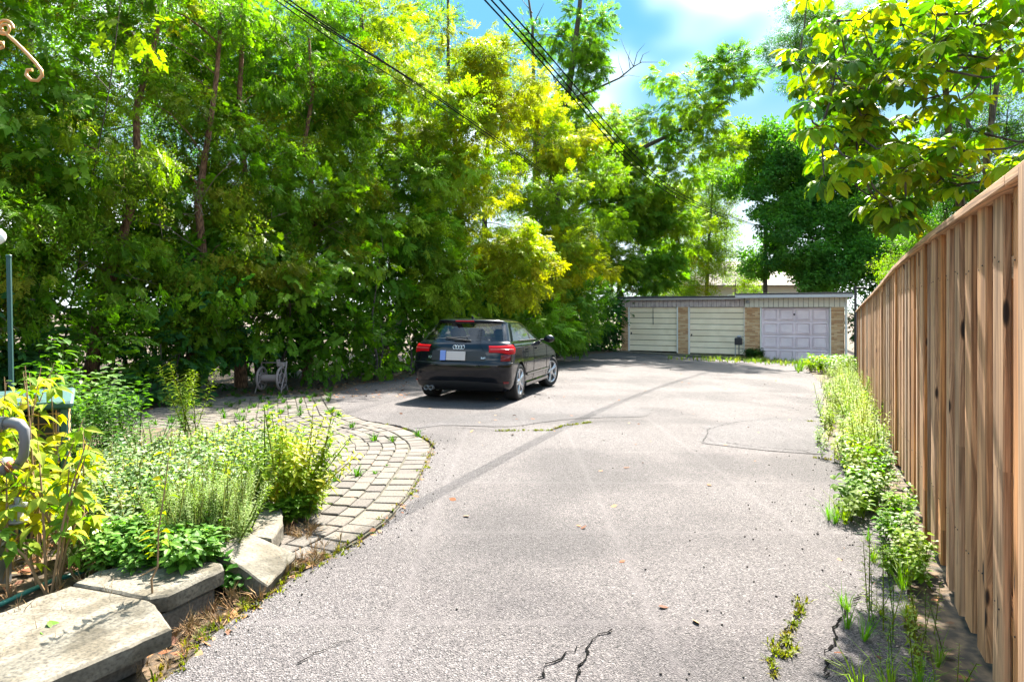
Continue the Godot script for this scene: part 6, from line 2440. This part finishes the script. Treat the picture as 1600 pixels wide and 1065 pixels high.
	var edge := []
	for q in [[262, 1062], [330, 1000], [380, 962], [430, 926], [480, 893], [520, 872], [560, 850], [604, 820], [640, 780], [668, 730], [678, 702], [672, 690], [646, 674], [600, 664]]:
		edge.append(gp(q[0], q[1]))
	for i in edge.size() - 1:
		var dense := 34 if i < 6 else 9
		for k in int(edge[i].distance_to(edge[i + 1]) * dense * 2.2):
			q2.append(edge[i].lerp(edge[i + 1], rng.randf()) + Vector3(rnd(-0.09, 0.03), 0.004, rnd(-0.05, 0.05)))
	for line in [[[775, 675], [815, 674], [860, 674], [878, 667], [925, 661]], [[1213, 1064], [1205, 1030], [1222, 1004], [1248, 975], [1254, 940]], [[1208, 1030], [1232, 1026], [1240, 1008]], [[1260, 660], [1290, 660]], [[1270, 716], [1310, 722]], [[1420, 940], [1440, 1060]]]:
		for i in line.size() - 1:
			var a := gp(line[i][0], line[i][1])
			var e := gp(line[i + 1][0], line[i + 1][1])
			for k in int(a.distance_to(e) * 42) + 4:
				q2.append(a.lerp(e, rng.randf()) + Vector3(rnd(-0.02, 0.02), 0.006, rnd(-0.02, 0.02)))
	place(q2, Vector3.ZERO, 0.3, 1.0, [Color(0.16, 0.18, 0.02), Color(0.2, 0.2, 0.03), Color(0.1, 0.13, 0.02), Color(0.22, 0.15, 0.05)], xs, ts)
	scatter("moss", moss, M.leaf, xs, ts).set_meta("label", "moss and short grass along the edge and cracks of the asphalt")
	xs = []
	ts = []
	q2 = []
	rng.seed = 840
	for k in 150:
		q2.append(Vector3(rnd(-5.2, -1.0), 0.0, -rnd(5.2, 11.5)))
	for k in 60:
		q2.append(gp(rnd(340, 520), rnd(608, 650)))
	q2 = q2.filter(func(p): return not Geometry2D.is_point_in_polygon(Vector2(p.x, p.z), lane_poly))
	place(q2, Vector3.ZERO, 0.4, 1.3, [Color(0.05, 0.14, 0.02), Color(0.09, 0.19, 0.03)], xs, ts)
	scatter("paving_weeds", tuft(841, 0.09, 26, 0.004, 1.5), M.leaf, xs, ts).set_meta("label", "tufts of grass growing in the joints of the paving")
	# dead leaves and dry stalks
	xs = []
	ts = []
	q2 = []
	for k in 2600:
		q2.append(on_lane(rnd(1.0, 29.0), -9.1 - rnd(0, 1.0) * rnd(0.0, 2.6), 0.0))
	for k in 500:
		var p := Vector3(rnd(-3.2, -1.75), 0.125, -rnd(2.3, 4.6))
		q2.append(p)
	for k in 170:
		q2.append(on_lane(rnd(2.2, 8.0), 0.5 - rnd(0, 0.5), 0.0))
	for k in 420:
		q2.append(gp(rnd(360, 640), rnd(592, 622), 0.012))
	for k in 130:
		var i := rng.randi() % (edge.size() - 1)
		q2.append(edge[i].lerp(edge[i + 1], rng.randf()) + Vector3(rnd(-0.25, 0.05), 0.006, rnd(-0.1, 0.1)))
	for k in 150:
		q2.append(on_lane(rnd(3, 22), rnd(-8.5, -0.5), 0.014))
	place(q2, Vector3.ZERO, 0.5, 1.1, [Color(0.22, 0.075, 0.03), Color(0.3, 0.13, 0.05), Color(0.12, 0.05, 0.025), Color(0.34, 0.2, 0.09)], xs, ts, 0.5)
	scatter("leaf_litter", dry_leaf(850), M.litter, xs, ts).set_meta("label", "brown dead leaves under the hedge and in the garden bed")
	# grit and small stones worn out of the asphalt
	var stone := MB.new()
	stone.box(Vector3.ZERO, Vector3(0.012, 0.009, 0.01), 0.003)
	xs = []
	ts = []
	q2 = []
	for k in 260:
		var i := rng.randi() % (edge.size() - 1)
		q2.append(edge[i].lerp(edge[i + 1], rng.randf()) + Vector3(rnd(-0.12, 0.3) * rng.randf(), 0.016, rnd(-0.1, 0.1)))
	for k in 500:
		q2.append(on_lane(rnd(2.2, 14.0), 0.3 - 1.6 * rng.randf() * rng.randf(), 0.016))
	for k in 110:
		q2.append(on_lane(rnd(2.0, 14.0), rnd(-5.5, 0.0), 0.016))
	place(q2, Vector3.ZERO, 0.35, 1.1, [Color(0.06, 0.055, 0.05), Color(0.12, 0.11, 0.1), Color(0.035, 0.03, 0.028)], xs, ts, 1.0)
	scatter("gravel", stone.mesh(), M.litter, xs, ts).set_meta("label", "loose grit and small stones on the asphalt")
	xs = []
	ts = []
	q2 = []
	for k in 110:
		q2.append(Vector3(rnd(-2.9, -1.8), 0.115, -rnd(2.4, 3.7)))
	for k in 80:
		var i := rng.randi() % 6
		q2.append(edge[i].lerp(edge[i + 1], rng.randf()) + Vector3(rnd(-0.2, -0.02), 0.0, rnd(-0.08, 0.08)))
	for k in 40:
		q2.append(gp(455, 838) + Vector3(rnd(-0.2, 0.15), 0, rnd(-0.1, 0.1)))
	place(q2, Vector3.ZERO, 0.3, 0.75, [Color(0.24, 0.15, 0.075), Color(0.18, 0.095, 0.045), Color(0.28, 0.2, 0.11)], xs, ts, 0.9)
	scatter("dry_grass", tuft(851, 0.16, 16, 0.0025, 1.4), M.litter, xs, ts).set_meta("label", "dry straw coloured grass by the low wall and in the bed")

# ---------- overhead wires ----------
func build_wires() -> void:
	rng.seed = 900
	var sets := [[[430, 0, 6.8], [660, 148, 11.5], [872, 288, 24.4], [[0, 0], [0.1, 0.06], [0.16, -0.02], [-0.08, 0.16]]], [[757, 0, 6.8], [1060, 310, 18.3], [1194, 358, 36.0], [[0, 0], [0.05, 0.05], [0.1, 0.1]]]]
	var lab := [["lowest wire of the bundle crossing the trees from the upper left", "second wire of the bundle crossing the trees from the upper left", "thick wire in the bundle crossing the trees from the upper left", "separate upper wire crossing the trees from the upper left"], ["lower wire of the bundle entering at the top middle", "upper wire of the bundle entering at the top middle", "second upper wire of the bundle entering at the top middle"]]
	for i in 2:
		var a := at(sets[i][0][0], sets[i][0][1], sets[i][0][2])
		var e := at(sets[i][1][0], sets[i][1][1], sets[i][1][2])
		var far := at(sets[i][2][0], sets[i][2][1], sets[i][2][2])
		var near := a - (e - a) * 1.1 + Vector3(0, 0.25, 0)
		for k in sets[i][3].size():
			var off := Vector3(sets[i][3][k][0], sets[i][3][k][1], 0)
			var path := []
			for s in 40:
				var t := s / 39.0
				# a smooth sagging line through the four stations
				var q: Vector3 = near.cubic_interpolate(far, near - (a - near), far + (far - e), t)
				var u := t * 3.0
				if u < 1.0:
					q = near.cubic_interpolate(a, near - (a - near), e, u)
				elif u < 2.0:
					q = a.cubic_interpolate(e, near, far, u - 1.0)
				else:
					q = e.cubic_interpolate(far, a, far + (far - e), u - 2.0)
				path.append(q + off + Vector3(0, 0.03, 0) * sin(t * 9.0 + k))
			var b := MB.new()
			b.tube(path, ([0.007, 0.009, 0.008, 0.006][k] if i == 0 else 0.0095), 5)
			tag(obj("overhead_wire", b.mesh(), M.wire), lab[i][k], "wire", "overhead wires")
	var pb := on_lane(lane_uv(at(872, 288, 24.4)).x, lane_uv(at(872, 288, 24.4)).y)
	var pole := thing("utility_pole", "weathered wooden utility pole sunk in the hedge behind the yellow boughs", "utility pole", pb)
	var b2 := MB.new()
	b2.tube([Vector3(0, -0.2, 0), Vector3(0, 4, 0), Vector3(0, 6.9, 0)], [0.13, 0.115, 0.1], 10)
	obj("shaft", b2.mesh(), M.bark, pole)
	b2 = MB.new()
	b2.box(Vector3(0, 6.45, 0.12), Vector3(0.4, 0.1, 0.1), 0.01)
	obj("bracket", b2.mesh(), M.dark_metal, pole)

func lane_uv(p: Vector3) -> Vector2:
	return Vector2(UX * p.x - UD * p.z, UD * p.x + UX * p.z)
